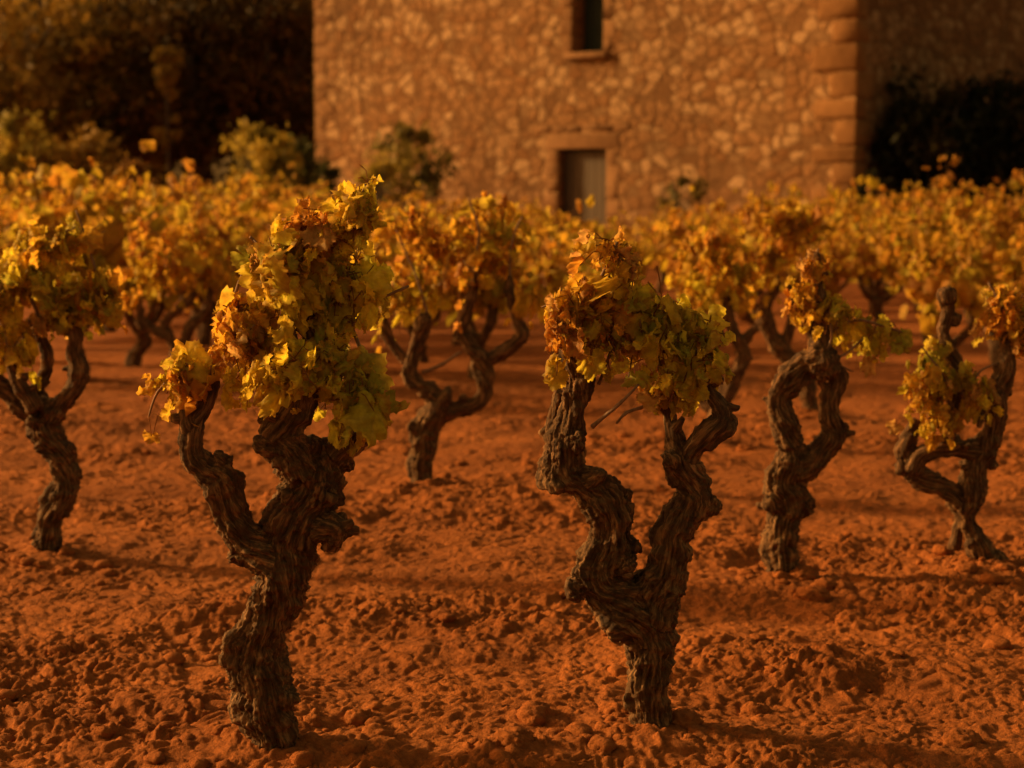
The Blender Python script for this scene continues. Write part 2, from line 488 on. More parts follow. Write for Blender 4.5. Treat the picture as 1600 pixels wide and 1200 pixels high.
# ------------------------------------------------------------------ gnarled wood
def wood_mesh(name, branches, voxel, knots=(), twist=2.5, amp=1.0, seed=0):
    """branches: list of (n,4) arrays x,y,z,r in metres (local). Union by voxel remesh, then bark relief along the grain."""
    rng = np.random.default_rng(seed)
    mb = MB(); SK = []
    for bi, br in enumerate(branches):
        S = spline(br, 0.010)
        S[:, 3] = np.maximum(S[:, 3], 0.0035)
        s = np.concatenate([[0], np.cumsum(np.linalg.norm(np.diff(S[:, :3], axis=0), axis=1))])
        o = rng.random(4) * 50
        S[:, 3] *= 0.80 + 0.25 * vnoise2(s * 11 + o[0], s * 0, 5)
        for k in range(3):
            S[:, k] += S[:, 3] * 0.22 * (vnoise2(s * 15 + o[k + 1], s * 0 + k, 6) - 0.5)
        mb.tube(S[:, :3], S[:, 3], 14)
        T = np.gradient(S[:, :3], axis=0); T /= np.linalg.norm(T, axis=1)[:, None] + 1e-9
        N = np.cross(T, np.array([0.15, 1, 0.1])); N /= np.linalg.norm(N, axis=1)[:, None] + 1e-9
        B = np.cross(T, N)
        SK.append(np.hstack([S, s[:, None] + bi * 0.37, T, N, B]))
    iv, if_ = ico(2)
    for kx, ky, kz, kr in knots:
        w = iv * kr * (0.85 + 0.4 * vnoise3(iv[:, 0] * 1.5 + kx * 40, iv[:, 1] * 1.5, iv[:, 2] * 1.5 + kz * 30, 2))[:, None]
        mb.add(w + np.array([kx, ky, kz]), if_)
    me = mb.mesh('tmp_wood')
    tmp = bpy.data.objects.new('tmp_wood', me); C.objects.link(tmp)
    md = tmp.modifiers.new('r', 'REMESH'); md.mode = 'VOXEL'; md.voxel_size = voxel
    sm = tmp.modifiers.new('s', 'SMOOTH'); sm.factor = 0.5; sm.iterations = 2
    dg = bpy.context.evaluated_depsgraph_get()
    me2 = bpy.data.meshes.new_from_object(tmp.evaluated_get(dg))
    bpy.data.objects.remove(tmp); bpy.data.meshes.remove(me)
    n = len(me2.vertices)
    V = np.empty(n * 3, np.float32); me2.vertices.foreach_get('co', V); V = V.reshape(-1, 3).astype(float)
    NO = np.empty(n * 3, np.float32); me2.vertices.foreach_get('normal', NO); NO = NO.reshape(-1, 3).astype(float)
    nb = len(SK)
    D = np.full((n, nb), 9.0); IX = np.zeros((n, nb), int)
    for bi, K in enumerate(SK):
        for i in range(0, n, 6000):
            d = np.linalg.norm(V[i:i + 6000, None] - K[None, :, :3], axis=2) - K[None, :, 3]
            IX[i:i + 6000, bi] = d.argmin(1); D[i:i + 6000, bi] = d.min(1)
    order = np.argsort(D, axis=1)
    lump = vnoise3(V[:, 0] * 19, V[:, 1] * 19, V[:, 2] * 19, 17) - 0.5
    lump2 = vnoise3(V[:, 0] * 45, V[:, 1] * 45, V[:, 2] * 45, 18) - 0.5
    knot = np.clip(vnoise3(V[:, 0] * 24 + 5, V[:, 1] * 24, V[:, 2] * 24, 37) - 0.70, 0, 1)
    grit = fbm2(V[:, 0] * 110 + V[:, 1] * 37, V[:, 2] * 110 + V[:, 1] * 53, 23, 3) - 0.5
    wob = 0.014 * (vnoise3(V[:, 0] * 28, V[:, 1] * 28, V[:, 2] * 28, 14) - 0.5)

    def relief(b_of):
        k = np.empty((n, 14))
        for bi in range(nb):
            m = b_of == bi
            k[m] = SK[bi][IX[m, bi]]
        rel = V - k[:, :3]
        s = k[:, 4] + (rel * k[:, 5:8]).sum(1)
        a, b = (rel * k[:, 8:11]).sum(1), (rel * k[:, 11:14]).sum(1)
        th = twist * s + 0.35 * np.sin(s * 13)
        a2, b2 = a * np.cos(th) - b * np.sin(th), a * np.sin(th) + b * np.cos(th)
        # flowing bark: long ridges and deep cracks along the branch
        f = 62.0
        rid = 1 - np.abs(2 * vnoise3((a2 + wob) * f, (b2 + wob) * f, s * 8, 15) - 1)
        rid2 = 1 - np.abs(2 * vnoise3((a2 + wob) * f * 2.4, (b2 - wob) * f * 2.4, s * 22, 16) - 1)
        q = vnoise3((a2 + wob) * 44, (b2 - wob) * 44, s * 11 + 60 * wob, 19)
        plate = np.clip((q - 0.50) / 0.06, 0, 1)                 # peeling plates with sharp edges
        q2 = vnoise3((a2 - wob) * 95, (b2 + wob) * 95, s * 24 - 90 * wob, 29)
        plate2 = np.clip((q2 - 0.52) / 0.08, 0, 1)
        A = np.minimum(k[:, 3] * 0.26, 0.014) * amp
        return A * (0.70 * (rid ** 1.4 - 0.55) + 0.45 * (rid2 - 0.6) + 1.15 * lump + 1.0 * lump2 + 0.95 * grit + 0.55 * (plate - .5) + 0.42 * (plate2 - .5) + 3.6 * knot), a2, b2, s
    disp, a2, b2, s = relief(order[:, 0])
    if nb > 1:
        d2 = relief(order[:, 1])[0]
        rows = np.arange(n)
        w = 0.5 * np.clip(1 - (D[rows, order[:, 1]] - D[rows, order[:, 0]]) / 0.018, 0, 1)
        disp = disp * (1 - w) + d2 * w
    V = V + NO * disp[:, None]
    me2.vertices.foreach_set('co', V.astype(np.float32).ravel())
    g = me2.attributes.new('grain', 'FLOAT_VECTOR', 'POINT')
    g.data.foreach_set('vector', np.stack([a2, b2, s], 1).astype(np.float32).ravel())
    me2.polygons.foreach_set('use_smooth', np.ones(len(me2.polygons), bool))
    me2.name = name; me2.materials.clear(); me2.materials.append(M['bark']); me2.update()
    return me2


# ------------------------------------------------------------------ grape leaves
LOBE = [(0, 1.0), (10, .92), (24, .80), (31, .77), (46, .88), (56, .92), (68, .82), (84, .71), (100, .74), (114, .77), (135, .66), (160, .54), (173, .38), (180, .10)]
def leaf_template(nA, nR, serr):
    ang = np.linspace(-180, 180, nA, endpoint=False) + 180 / nA
    r = np.interp(np.abs(ang), [a for a, _ in LOBE], [b for _, b in LOBE])
    if serr: r = r * (1 + serr * (np.arange(nA) % 2 * 2 - 1))
    a = np.radians(ang)
    rings = (np.arange(1, nR + 1) / nR) ** 0.85
    V = [np.zeros((1, 3))]
    for q in rings:
        V.append(np.stack([np.sin(a) * r * q, np.cos(a) * r * q, 0 * a], 1))
    V = np.concatenate(V)
    F3 = [[0, 1 + j, 1 + (j + 1) % nA] for j in range(nA)]
    F4 = []
    for k in range(nR - 1):
        for j in range(nA):
            p, q = 1 + k * nA, 1 + (k + 1) * nA
            F4.append([p + j, q + j, q + (j + 1) % nA, p + (j + 1) % nA])
    rho = np.concatenate([[0], np.repeat(rings, nA)])
    angv = np.concatenate([[0], np.tile(ang, nR)])
    vein = np.max([np.exp(-((np.abs(angv) - c) / 6.0) ** 2) for c in (0, 56, 114)], axis=0) * (rho > 0)
    return V, np.array(F3), np.array(F4) if F4 else np.zeros((0, 4), int), rho, vein
T_NEAR = leaf_template(52, 6, 0.05)
T_MID = leaf_template(24, 2, 0.03)
T_FAR = leaf_template(14, 2, 0.0)

PAL = dict(yellow=(0.82, 0.62, 0.042), lime=(0.76, 0.66, 0.05), green=(0.42, 0.43, 0.05), olive=(0.66, 0.54, 0.055),
           orange=(0.72, 0.34, 0.035), brown=(0.52, 0.23, 0.05), gold=(0.78, 0.47, 0.04), dry=(0.68, 0.41, 0.13))
BROWN = np.array([0.44, 0.19, 0.04])


def add_leaf(mb, T, P, tip, nrm, size, col, rng, curl=1.0, stem_to=None):
    V0, F3, F4, rho, vein = T
    V = V0.copy()
    kx = rng.choice([-1, 1, 1]) * rng.uniform(0.5, 2.2) * curl; ky = rng.normal(0.8, 1.0) * curl
    ph = rng.random(6) * 6.28
    V[:, 2] += (0.06 + 0.11 * curl) * rho * (np.sin(V[:, 0] * 6 + ph[0]) * np.cos(V[:, 1] * 5 + ph[1])) + 0.10 * curl * rho ** 2 * np.sin(V[:, 0] * 13 + V[:, 1] * 11 + ph[2]) - 0.035 * vein * rho
    V[:, 2] += (0.035 + 0.05 * curl) * (vnoise2(V0[:, 0] * 7 + ph[5] * 5, V0[:, 1] * 7 + ph[1] * 5, 8) - 0.5) * (rho > 0) + 0.03 * curl * (vnoise2(V0[:, 0] * 15 + ph[2] * 5, V0[:, 1] * 15, 9) - 0.5) * (rho > 0)
    V[:, 2] += rng.uniform(0.0, 0.5) * np.abs(V[:, 0]) * curl
    for ax, k in ((0, kx), (1, ky)):
        if abs(k) > 0.05:
            t = V[:, ax] * k; z = V[:, 2].copy()
            V[:, ax] = np.sin(t) * (1 / k - z); V[:, 2] = 1 / k - np.cos(t) * (1 / k - z)
    V[:, 0] *= rng.uniform(0.48, 1.0)
    y = tip / np.linalg.norm(tip)
    x = np.cross(y, nrm); x /= np.linalg.norm(x) + 1e-9
    z = np.cross(x, y)
    W = size * (V @ np.stack([x, y, z])) + P
    c = np.array(col, float)
    edge = np.clip(rho ** 3 * rng.uniform(0.0, 0.85) + rng.normal(0, 0.08), 0, 1)[:, None]
    blot = (vnoise2(V0[:, 0] * 4 + ph[3] * 9, V0[:, 1] * 4 + ph[4] * 9, 3) > 0.72)[:, None] * rng.uniform(0, 0.7)
    C_ = c * (1 - edge) + BROWN * edge
    C_ = C_ * (1 - blot) + BROWN * blot
    C_ = C_ * (1 - 0.35 * vein[:, None]) + np.array([0.6, 0.48, 0.12]) * 0.35 * vein[:, None]
    base = mb.n
    mb.V.append(W); mb.n += len(W); mb.C.append(C_)
    mb.F3.append(F3 + base)
    if len(F4): mb.F4.append(F4 + base)
    if stem_to is not None:
        m = (P + stem_to) / 2 + rng.normal(0, 0.008, 3) + np.array([0, 0, 0.012])
        S = np.array([P, m, stem_to])
        mb.tube(S, [0.0012, 0.0013, 0.0017], 4, (0.34, 0.16, 0.05), cap=False)


def pick(rng, mix):
    ks = list(mix); w = np.array([mix[k] for k in ks], float)
    k = ks[rng.choice(len(ks), p=w / w.sum())]
    return np.array(PAL[k]) * rng.uniform(0.78, 1.15), k


def cluster(c, rad, n, mix, size, rng, T, stems=True, curl=1.0, droop=1.0, mb=None):
    """leaves hung through an ellipsoid round c"""
    mb = mb or MB()
    for _ in range(max(2, int(n * 0.40))):
        d = rng.normal(0, 1, 3); d /= np.linalg.norm(d)
        q = rng.random() ** 0.45
        P = c + d * rad * q
        tip = np.array([rng.normal(0, 0.45), rng.normal(0, 0.5), rng.normal(-1.0, 0.5) * droop])
        nrm = d * np.array([1, 1, 0.6]) + rng.normal(0, 0.55, 3) + np.array([0, -0.25, 0.25])
        col, k = pick(rng, mix)
        cu = curl * (1.7 if k in ('brown', 'dry', 'orange') else 0.9) * rng.uniform(0.5, 1.4)
        sz = size * rng.choice([0.40, 0.58, 0.78, 0.95, 1.12]) * rng.uniform(0.85, 1.15) * (0.85 if k in ('brown', 'dry') else 1)
        st = None
        if stems:
            back = (c - P); back /= np.linalg.norm(back) + 1e-9
            st = P + (back * 0.6 + np.array([rng.normal(0, .3), rng.normal(0, .3), 0.7])) * rng.uniform(0.03, 0.07)
        add_leaf(mb, T, P, tip, nrm, sz, col, rng, cu, st)
    return mb


def cane(pts, rad, parent, rng, wig=0.006):
    S = spline(np.hstack([np.array(pts, float), np.zeros((len(pts), 1))]), 0.015)[:, :3]
    n = len(S)
    S = S + np.cumsum(rng.normal(0, wig * 0.15, S.shape), 0)
    r = np.linspace(rad, rad * 0.55, n) * (1 + 0.22 * (np.arange(n) % 5 == 0))
    mb = MB(); mb.tube(S, r, 7)
    return mb.build('cane', M['cane'], parent)


VINES = 'bush vines in the vineyard rows'
def near_vine(key, label, trunks, knots, blobs, canes, voxel, T, amp=1.0, size=0.075, seed=1, stems=True):
    """traced from the photo: every branch point is (px, py, radius px, depth offset m)"""
    rng = np.random.default_rng(seed)
    bx, by = BASES[key]
    root = empty('grapevine', (bx, by, 0.0))
    tag(root, label, 'vine', VINES)
    O = np.array([bx, by, 0.0])

    def P(px, py, dy=0.0):
        p, s = at(px, py, by + dy)
        return p - O, s
    brs = []
    for b in trunks:
        rows = []
        for q in b:
            p, s = P(q[0], q[1], q[3] if len(q) > 3 else 0.0)
            rows.append([*p, q[2] * s])
        brs.append(np.array(rows))
    for b in list(brs):                                        # pruning stubs on the arms
        for _ in range(3 if T is T_NEAR else 1):
            q = b[rng.integers(1, len(b) - 1)] if len(b) > 3 else None
            if q is None or q[2] < 0.22: continue
            a_ = rng.random() * 6.28; d_ = np.array([math.cos(a_), .6 * math.sin(a_), rng.uniform(-.2, .9)]); d_ /= np.linalg.norm(d_)
            e1 = q[:3] + d_ * q[3] * .9; e2 = e1 + d_ * rng.uniform(.014, .04)
            brs.append(np.array([[*q[:3], q[3] * .6], [*e1, min(.013, q[3] * .6)], [*e2, min(.010, q[3] * .45)]]))
    kn = []
    for q in knots:
        p, s = P(q[0], q[1], q[3] if len(q) > 3 else 0.0); kn.append((*p, q[2] * s))
    link('trunk', wood_mesh('trunk', brs, voxel, kn, amp=amp, seed=seed), M['bark'], root)
    for (px, py, rx, ry, n, mix, *rest) in blobs:
        dy = rest[0] if rest else 0.0
        c, s = P(px, py, dy)
        rad = np.array([0.94 * rx * s, 0.65 * min(rx, ry) * s + 0.015, 0.94 * ry * s])
        for _ in range(0 if n < 12 else 2 if n < 30 else 4):     # thin shoots inside the foliage
            d = np.array([rng.normal(0, .8), rng.normal(0, .6), rng.uniform(.2, 1)]); d /= np.linalg.norm(d)
            q0 = c - np.array([0, 0, rad[2] * .7]) + rng.normal(0, .2, 3) * rad
            q2 = c + d * rad * rng.uniform(.85, 1.25)
            q1 = (q0 + q2) / 2 + rng.normal(0, .22, 3) * rad
            cane([q0, q1, q2], rng.uniform(.0018, .0032), root, rng, .010)
        mb = MB()
        for _ in range(0 if n < 10 else 3 if n < 30 else 7):      # shoots that arch over and hang, leaves spaced along them
            az = rng.choice([0, math.pi]) + rng.normal(0, .8)
            o_ = np.array([math.cos(az), math.sin(az), 0])
            q0 = c + rng.normal(0, .3, 3) * rad
            L_ = rad[0] * rng.uniform(.55, 1.0)
            hz = rng.uniform(.25, 1.0) * rad[2]; dn = rng.uniform(.4, 1.35) * rad[2]
            path = np.array([q0 + o_ * L_ * t + Z_ * (hz * 3.2 * t * (1 - t) - dn * t * t) for t in np.linspace(0, 1, 9)])
            mb.tube(path, np.linspace(.0022, .0011, 9), 5, (0.36, 0.17, 0.055), cap=False)
            for t in np.linspace(.25, 1, 7):
                f_ = t * 8; a_ = int(min(f_, 7)); pt = path[a_] + (path[a_ + 1] - path[a_]) * (f_ - a_)
                col, k = pick(rng, mix)
                e_ = pt + np.array([rng.normal(0, .022), rng.normal(0, .022), rng.normal(-.012, .018)])
                add_leaf(mb, T, e_, np.array([rng.normal(0, .4), rng.normal(0, .4), -1.0]) + o_ * .3, rng.normal(0, 1, 3) + np.array([0, -.3, .1]),
                         size * (1 - .45 * t) * rng.uniform(.6, 1.1), col, rng, 1.2, pt)
        cluster(c, rad, n, mix, size * (rest[1] if len(rest) > 1 else 1), rng, T, stems, mb=mb).build('leaf_cluster', M['leaf'], root)
    for pts, rp in canes:
        Q = [P(*p)[0] for p in pts]
        cane(Q, rp * P(*pts[0])[1], root, rng)
    return root


Y_ = dict(yellow=5, lime=3, gold=2, olive=1)
G_ = dict(green=3, olive=3, lime=5)
O_ = dict(orange=4, gold=4, brown=1, dry=2, yellow=2, lime=1)
MX = dict(yellow=3, lime=3, olive=3, orange=2, gold=2, dry=1, green=1)
GL = dict(gold=6, yellow=3, orange=3, olive=2, brown=1)

def build_near_vines():
    near_vine('A', 'largest foreground vine with thick S-curved trunk, drooping green leaves and tall leafy top',
        [[(448, 1235, 50), (432, 1190, 46), (428, 1150, 45), (420, 1110, 50), (406, 1070, 48), (396, 1030, 45), (403, 995, 45), (420, 960, 45), (441, 912, 48), (448, 868, 50), (464, 826, 52), (480, 784, 50), (489, 745, 50), (486, 715, 40)],
         [(450, 880, 38), (412, 862, 40, -.02), (380, 840, 36, -.03), (363, 812, 32, -.03), (354, 780, 28, -.04), (344, 750, 30, -.05), (320, 733, 27, -.05), (301, 710, 23, -.05), (299, 685, 21, -.05), (304, 660, 19, -.04), (319, 635, 15, -.03), (330, 610, 13, -.02), (336, 580, 9, -.02)],
         [(300, 680, 15, -.05), (290, 658, 12, -.06), (288, 640, 8, -.06)],
         [(490, 740, 44), (462, 712, 36, -.03), (432, 690, 26, -.04), (448, 663, 28, -.04), (464, 636, 27, -.03), (476, 606, 26, -.02), (484, 570, 22), (490, 530, 17), (480, 480, 12), (470, 430, 8)],
         [(470, 705, 24, -.03), (420, 697, 20, -.05), (398, 692, 9, -.06)],
         [(498, 735, 40), (524, 708, 26), (548, 692, 23), (567, 676, 21), (582, 650, 16), (590, 620, 11)],
         [(470, 820, 34), (505, 825, 26, -.03), (524, 832, 22, -.04), (520, 850, 15, -.04)],
         [(562, 600, 9, .04), (568, 570, 7, .04), (576, 552, 4, .04)]],
        [(348, 722, 19, -.05), (374, 862, 20, -.03), (522, 828, 23, -.03), (516, 850, 15, -.03), (500, 770, 30, -.03), (452, 770, 22, -.04), (392, 980, 20, -.02), (450, 1090, 18, -.02), (535, 722, 16), (440, 715, 18, -.05)],
        [(558, 335, 20, 46, 26, dict(yellow=4, lime=4, olive=1), -.02, .95), (574, 296, 9, 14, 9, dict(yellow=3, lime=3), 0, .8), (492, 352, 26, 34, 15, O_, 0, .8), (428, 405, 42, 42, 22, dict(olive=3, green=1, dry=1, lime=4, yellow=1), -.04),
         (480, 440, 80, 62, 50, dict(lime=6, olive=3, yellow=3, green=1)), (545, 450, 58, 60, 40, dict(olive=3, lime=5, yellow=3, green=1), .03),
         (378, 515, 52, 46, 30, O_, -.03, .9), (300, 590, 46, 38, 24, dict(yellow=4, gold=4, orange=3, olive=2), -.04), (440, 568, 62, 44, 30, dict(yellow=6, lime=4, gold=1), -.08),
         (535, 575, 36, 66, 28, G_, -.03, 1.15), (566, 632, 34, 36, 12, G_, -.05, 1.3), (236, 672, 6, 14, 2, dict(yellow=1, gold=1), -.05, .7)],
        [([(470, 560), (440, 440), (400, 380), (392, 372)], 4), ([(490, 540), (520, 430), (552, 350), (576, 288)], 4), ([(500, 560), (580, 480), (640, 450)], 3.5), ([(440, 603), (410, 606), (376, 613)], 2.5),
         ([(335, 590), (300, 560), (250, 610), (236, 650)], 3), ([(330, 560), (350, 500), (372, 440), (385, 400)], 3.5), ([(590, 630), (560, 540), (520, 450)], 4), ([(480, 520), (484, 420), (478, 340)], 4)],
        0.0030, T_NEAR, 1.0, 0.072, 11)
    near_vine('B', 'foreground vine with V-shaped trunk and an arching orange and green leaf crown, right of centre',
        [[(1030, 1225, 44), (1024, 1180, 40), (1019, 1145, 34), (1015, 1108, 33), (1010, 1062, 34), (1011, 1017, 38), (1008, 985, 42), (985, 955, 44)],
         [(1004, 975, 40), (965, 940, 44), (941, 908, 43), (941, 880, 41), (954, 850, 42), (958, 815, 35), (944, 780, 35), (910, 755, 31), (882, 735, 33), (882, 700, 31), (890, 670, 27), (898, 635, 26), (903, 605, 27), (900, 580, 22), (892, 550, 15), (885, 520, 10)],
         [(880, 725, 20, .05), (868, 690, 17, .07), (868, 650, 16, .07), (877, 612, 13, .06)],
         [(1010, 975, 40), (1028, 935, 40), (1040, 900, 34), (1047, 865, 33), (1050, 832, 33), (1066, 806, 34), (1086, 780, 29), (1081, 755, 24), (1068, 732, 26), (1061, 705, 19), (1052, 675, 16), (1046, 650, 14), (1040, 622, 12), (1038, 596, 8)],
         [(1066, 735, 22), (1084, 702, 20, -.02), (1108, 675, 20, -.03), (1126, 657, 17, -.03), (1124, 636, 13, -.02), (1106, 606, 10), (1096, 570, 7)],
         [(905, 752, 22), (935, 742, 13, -.04), (946, 738, 5, -.05)]],
        [(1048, 722, 17, -.03), (1112, 788, 14), (904, 922, 16, -.03), (975, 880, 20, -.03), (985, 850, 16), (866, 745, 20, -.02), (1130, 660, 18, -.03), (905, 690, 16, -.04), (1010, 1000, 24, -.03)],
        [(968, 408, 22, 32, 14, dict(orange=2, gold=3, yellow=2, dry=1), 0, .8), (912, 475, 40, 40, 32, dict(orange=3, gold=4, lime=3, yellow=3, dry=1)), (965, 470, 44, 40, 30, dict(olive=3, yellow=4, lime=4, orange=1)),
         (880, 520, 34, 36, 18, dict(orange=3, olive=3, gold=2, brown=1), -.03), (966, 540, 40, 36, 18, dict(olive=2, orange=2, lime=2, dry=2)), (1042, 515, 48, 46, 34, dict(green=4, olive=3, lime=4), .0, 1.1),
         (1096, 575, 32, 48, 22, dict(green=3, olive=3, lime=4), -.02, 1.1), (868, 570, 22, 26, 9, dict(yellow=5, lime=2), -.06), (1042, 604, 28, 22, 12, dict(yellow=4, lime=3, dry=1), -.05, .85), (926, 562, 10, 32, 4, dict(yellow=3, lime=2), -.06, .9),
         (1022, 572, 26, 20, 8, dict(orange=2, dry=2, olive=1), 0, .8), (1034, 470, 14, 12, 5, dict(olive=2, dry=2), 0, .7)],
        [([(926, 668, -.03), (962, 640, -.06), (985, 618, -.06), (1000, 600, -.05)], 3.5), ([(1030, 622, -.03), (1000, 636, -.04), (978, 645, -.05), (960, 662, -.05)], 3.5), ([(900, 575), (925, 470), (960, 400), (968, 378)], 4.5),
         ([(895, 560), (880, 480), (850, 480)], 3), ([(1038, 600), (1010, 520), (960, 440)], 4.5), ([(1105, 600), (1070, 520), (1040, 465)], 4.5), ([(935, 600), (950, 560), (965, 520)], 2.5), ([(1000, 470), (990, 540), (980, 600)], 2), ([(1096, 590), (1122, 545), (1130, 600)], 2.5)],
        0.0030, T_NEAR, 1.0, 0.066, 12)
    near_vine('C', 'three-armed vine with a dark leaning trunk at the left edge of the photo',
        [[(74, 925, 28), (72, 880, 25), (74, 850, 21), (77, 818, 20), (92, 780, 22), (101, 752, 21), (92, 715, 26), (72, 678, 28), (64, 645, 26)],
         [(66, 655, 24), (40, 638, 19), (15, 614, 15), (-10, 590, 13), (-30, 555, 11), (-40, 510, 8)],
         [(55, 640, 15, -.05), (36, 612, 12, -.06), (22, 588, 10, -.06), (12, 560, 8, -.06)],
         [(64, 640, 16, .03), (58, 606, 11, .04), (72, 580, 10, .05), (74, 553, 10, .05), (62, 524, 10, .05), (60, 490, 8, .04)],
         [(72, 650, 24), (98, 628, 17), (118, 600, 15), (124, 575, 14), (116, 550, 14), (118, 522, 13), (108, 495, 9), (100, 450, 6)]],
        [(52, 660, 12, -.05), (104, 705, 16), (112, 740, 13), (62, 850, 10, -.03)],
        [(48, 440, 74, 58, 66, dict(lime=4, olive=4, green=3, yellow=2, dry=1)), (-20, 470, 60, 70, 34, dict(yellow=3, lime=3, olive=2)), (142, 458, 52, 36, 36, dict(olive=3, orange=3, green=2, gold=2, yellow=2)), (18, 545, 34, 34, 22, dict(yellow=5, lime=3), -.05),
         (95, 372, 70, 30, 34, dict(gold=3, yellow=3, olive=3, lime=2)), (172, 488, 10, 8, 2, dict(yellow=1), -.05, 1.0), (95, 492, 34, 20, 14, dict(olive=3, green=2, dry=2))],
        [([(62, 500), (40, 420), (56, 350)], 3), ([(108, 500), (150, 440), (120, 330)], 3), ([(-5, 590), (20, 520), (10, 440)], 3)],
        0.0046, T_NEAR, 1.0, 0.070, 13)
    near_vine('D', 'bare forked vine with candelabra arms standing between the two foreground vines',
        [[(662, 800, 22), (660, 765, 20), (659, 730, 19), (660, 690, 20), (668, 662, 21), (684, 640, 20), (692, 622, 17)],
         [(690, 632, 19), (672, 612, 15), (652, 600, 12), (641, 582, 12), (645, 556, 10), (653, 530, 11), (662, 504, 13), (668, 490, 8)],
         [(644, 570, 10, .04), (628, 556, 9, .05), (610, 534, 8, .06), (602, 510, 7, .06), (596, 480, 5, .06)],
         [(682, 648, 16), (712, 641, 13), (738, 634, 12), (756, 618, 13), (759, 590, 14), (753, 566, 14), (745, 552, 12), (731, 538, 11), (720, 514, 11), (730, 482, 11), (740, 446, 9), (742, 410, 6)],
         [(752, 566, 13), (776, 556, 13), (799, 542, 12), (815, 523, 11), (808, 497, 9), (797, 465, 9), (796, 430, 6)],
         [(690, 630, 13, -.03), (700, 612, 9, -.04)]],
        [(644, 668, 7, -.03), (700, 612, 8), (725, 626, 8)],
        [(632, 455, 60, 50, 52, dict(olive=5, green=3, lime=3, gold=1), .1), (690, 400, 70, 56, 44, GL, .15), (770, 410, 62, 52, 50, GL, .05), (650, 360, 60, 40, 34, GL, .2), (770, 350, 70, 40, 36, GL, .1), (830, 460, 30, 40, 18, dict(gold=3, olive=3, yellow=2))],
        [([(660, 582), (690, 570), (720, 552)], 3.5), ([(668, 492), (650, 430), (620, 360)], 2.5), ([(740, 420), (750, 360), (735, 310)], 2.5), ([(796, 440), (800, 380), (815, 340)], 2.5)],
        0.006, T_MID, 1.0, 0.072, 14, False)
    near_vine('E', 'vine with looped arms meeting in a pale knot below a narrow leafy top',
        [[(1216, 945, 26), (1218, 910, 22), (1221, 875, 24), (1218, 825, 26), (1226, 785, 34), (1222, 750, 29), (1240, 718, 27)],
         [(1232, 735, 26), (1236, 705, 22), (1228, 675, 21), (1219, 645, 22), (1220, 618, 23), (1236, 590, 22), (1258, 568, 20), (1285, 560, 22)],
         [(1240, 735, 26), (1274, 712, 23), (1300, 682, 21), (1296, 652, 16), (1302, 615, 15), (1311, 588, 14), (1298, 570, 13), (1284, 562, 14)],
         [(1284, 566, 22), (1281, 540, 18), (1280, 515, 18), (1282, 480, 14), (1278, 430, 9), (1276, 395, 6)]],
        [(1284, 566, 27, -.02), (1256, 790, 16), (1205, 790, 14, -.04), (1310, 672, 13), (1300, 580, 14)],
        [(1268, 415, 22, 30, 16, dict(gold=3, dry=2, orange=2, yellow=1), 0, .75), (1268, 478, 28, 38, 30, dict(gold=4, yellow=3, orange=2, dry=1), 0, .9), (1316, 500, 32, 34, 24, dict(lime=3, yellow=2, olive=3)), (1365, 528, 40, 28, 22, dict(olive=4, green=4, lime=2), .05),
         (1404, 540, 18, 22, 8, dict(green=4, olive=2), .05), (1362, 575, 18, 12, 5, dict(lime=2, dry=2, yellow=1))],
        [([(1290, 555, -.03), (1298, 530, -.04), (1296, 505, -.04)], 3), ([(1300, 565, -.03), (1326, 550, -.04), (1350, 530, -.03)], 2.5), ([(1292, 560, -.03), (1320, 576, -.05), (1330, 582, -.05)], 2), ([(1290, 520), (1340, 500), (1410, 520)], 3), ([(1282, 480), (1270, 420), (1282, 388)], 3)],
        0.005, T_NEAR, 1.0, 0.062, 15)
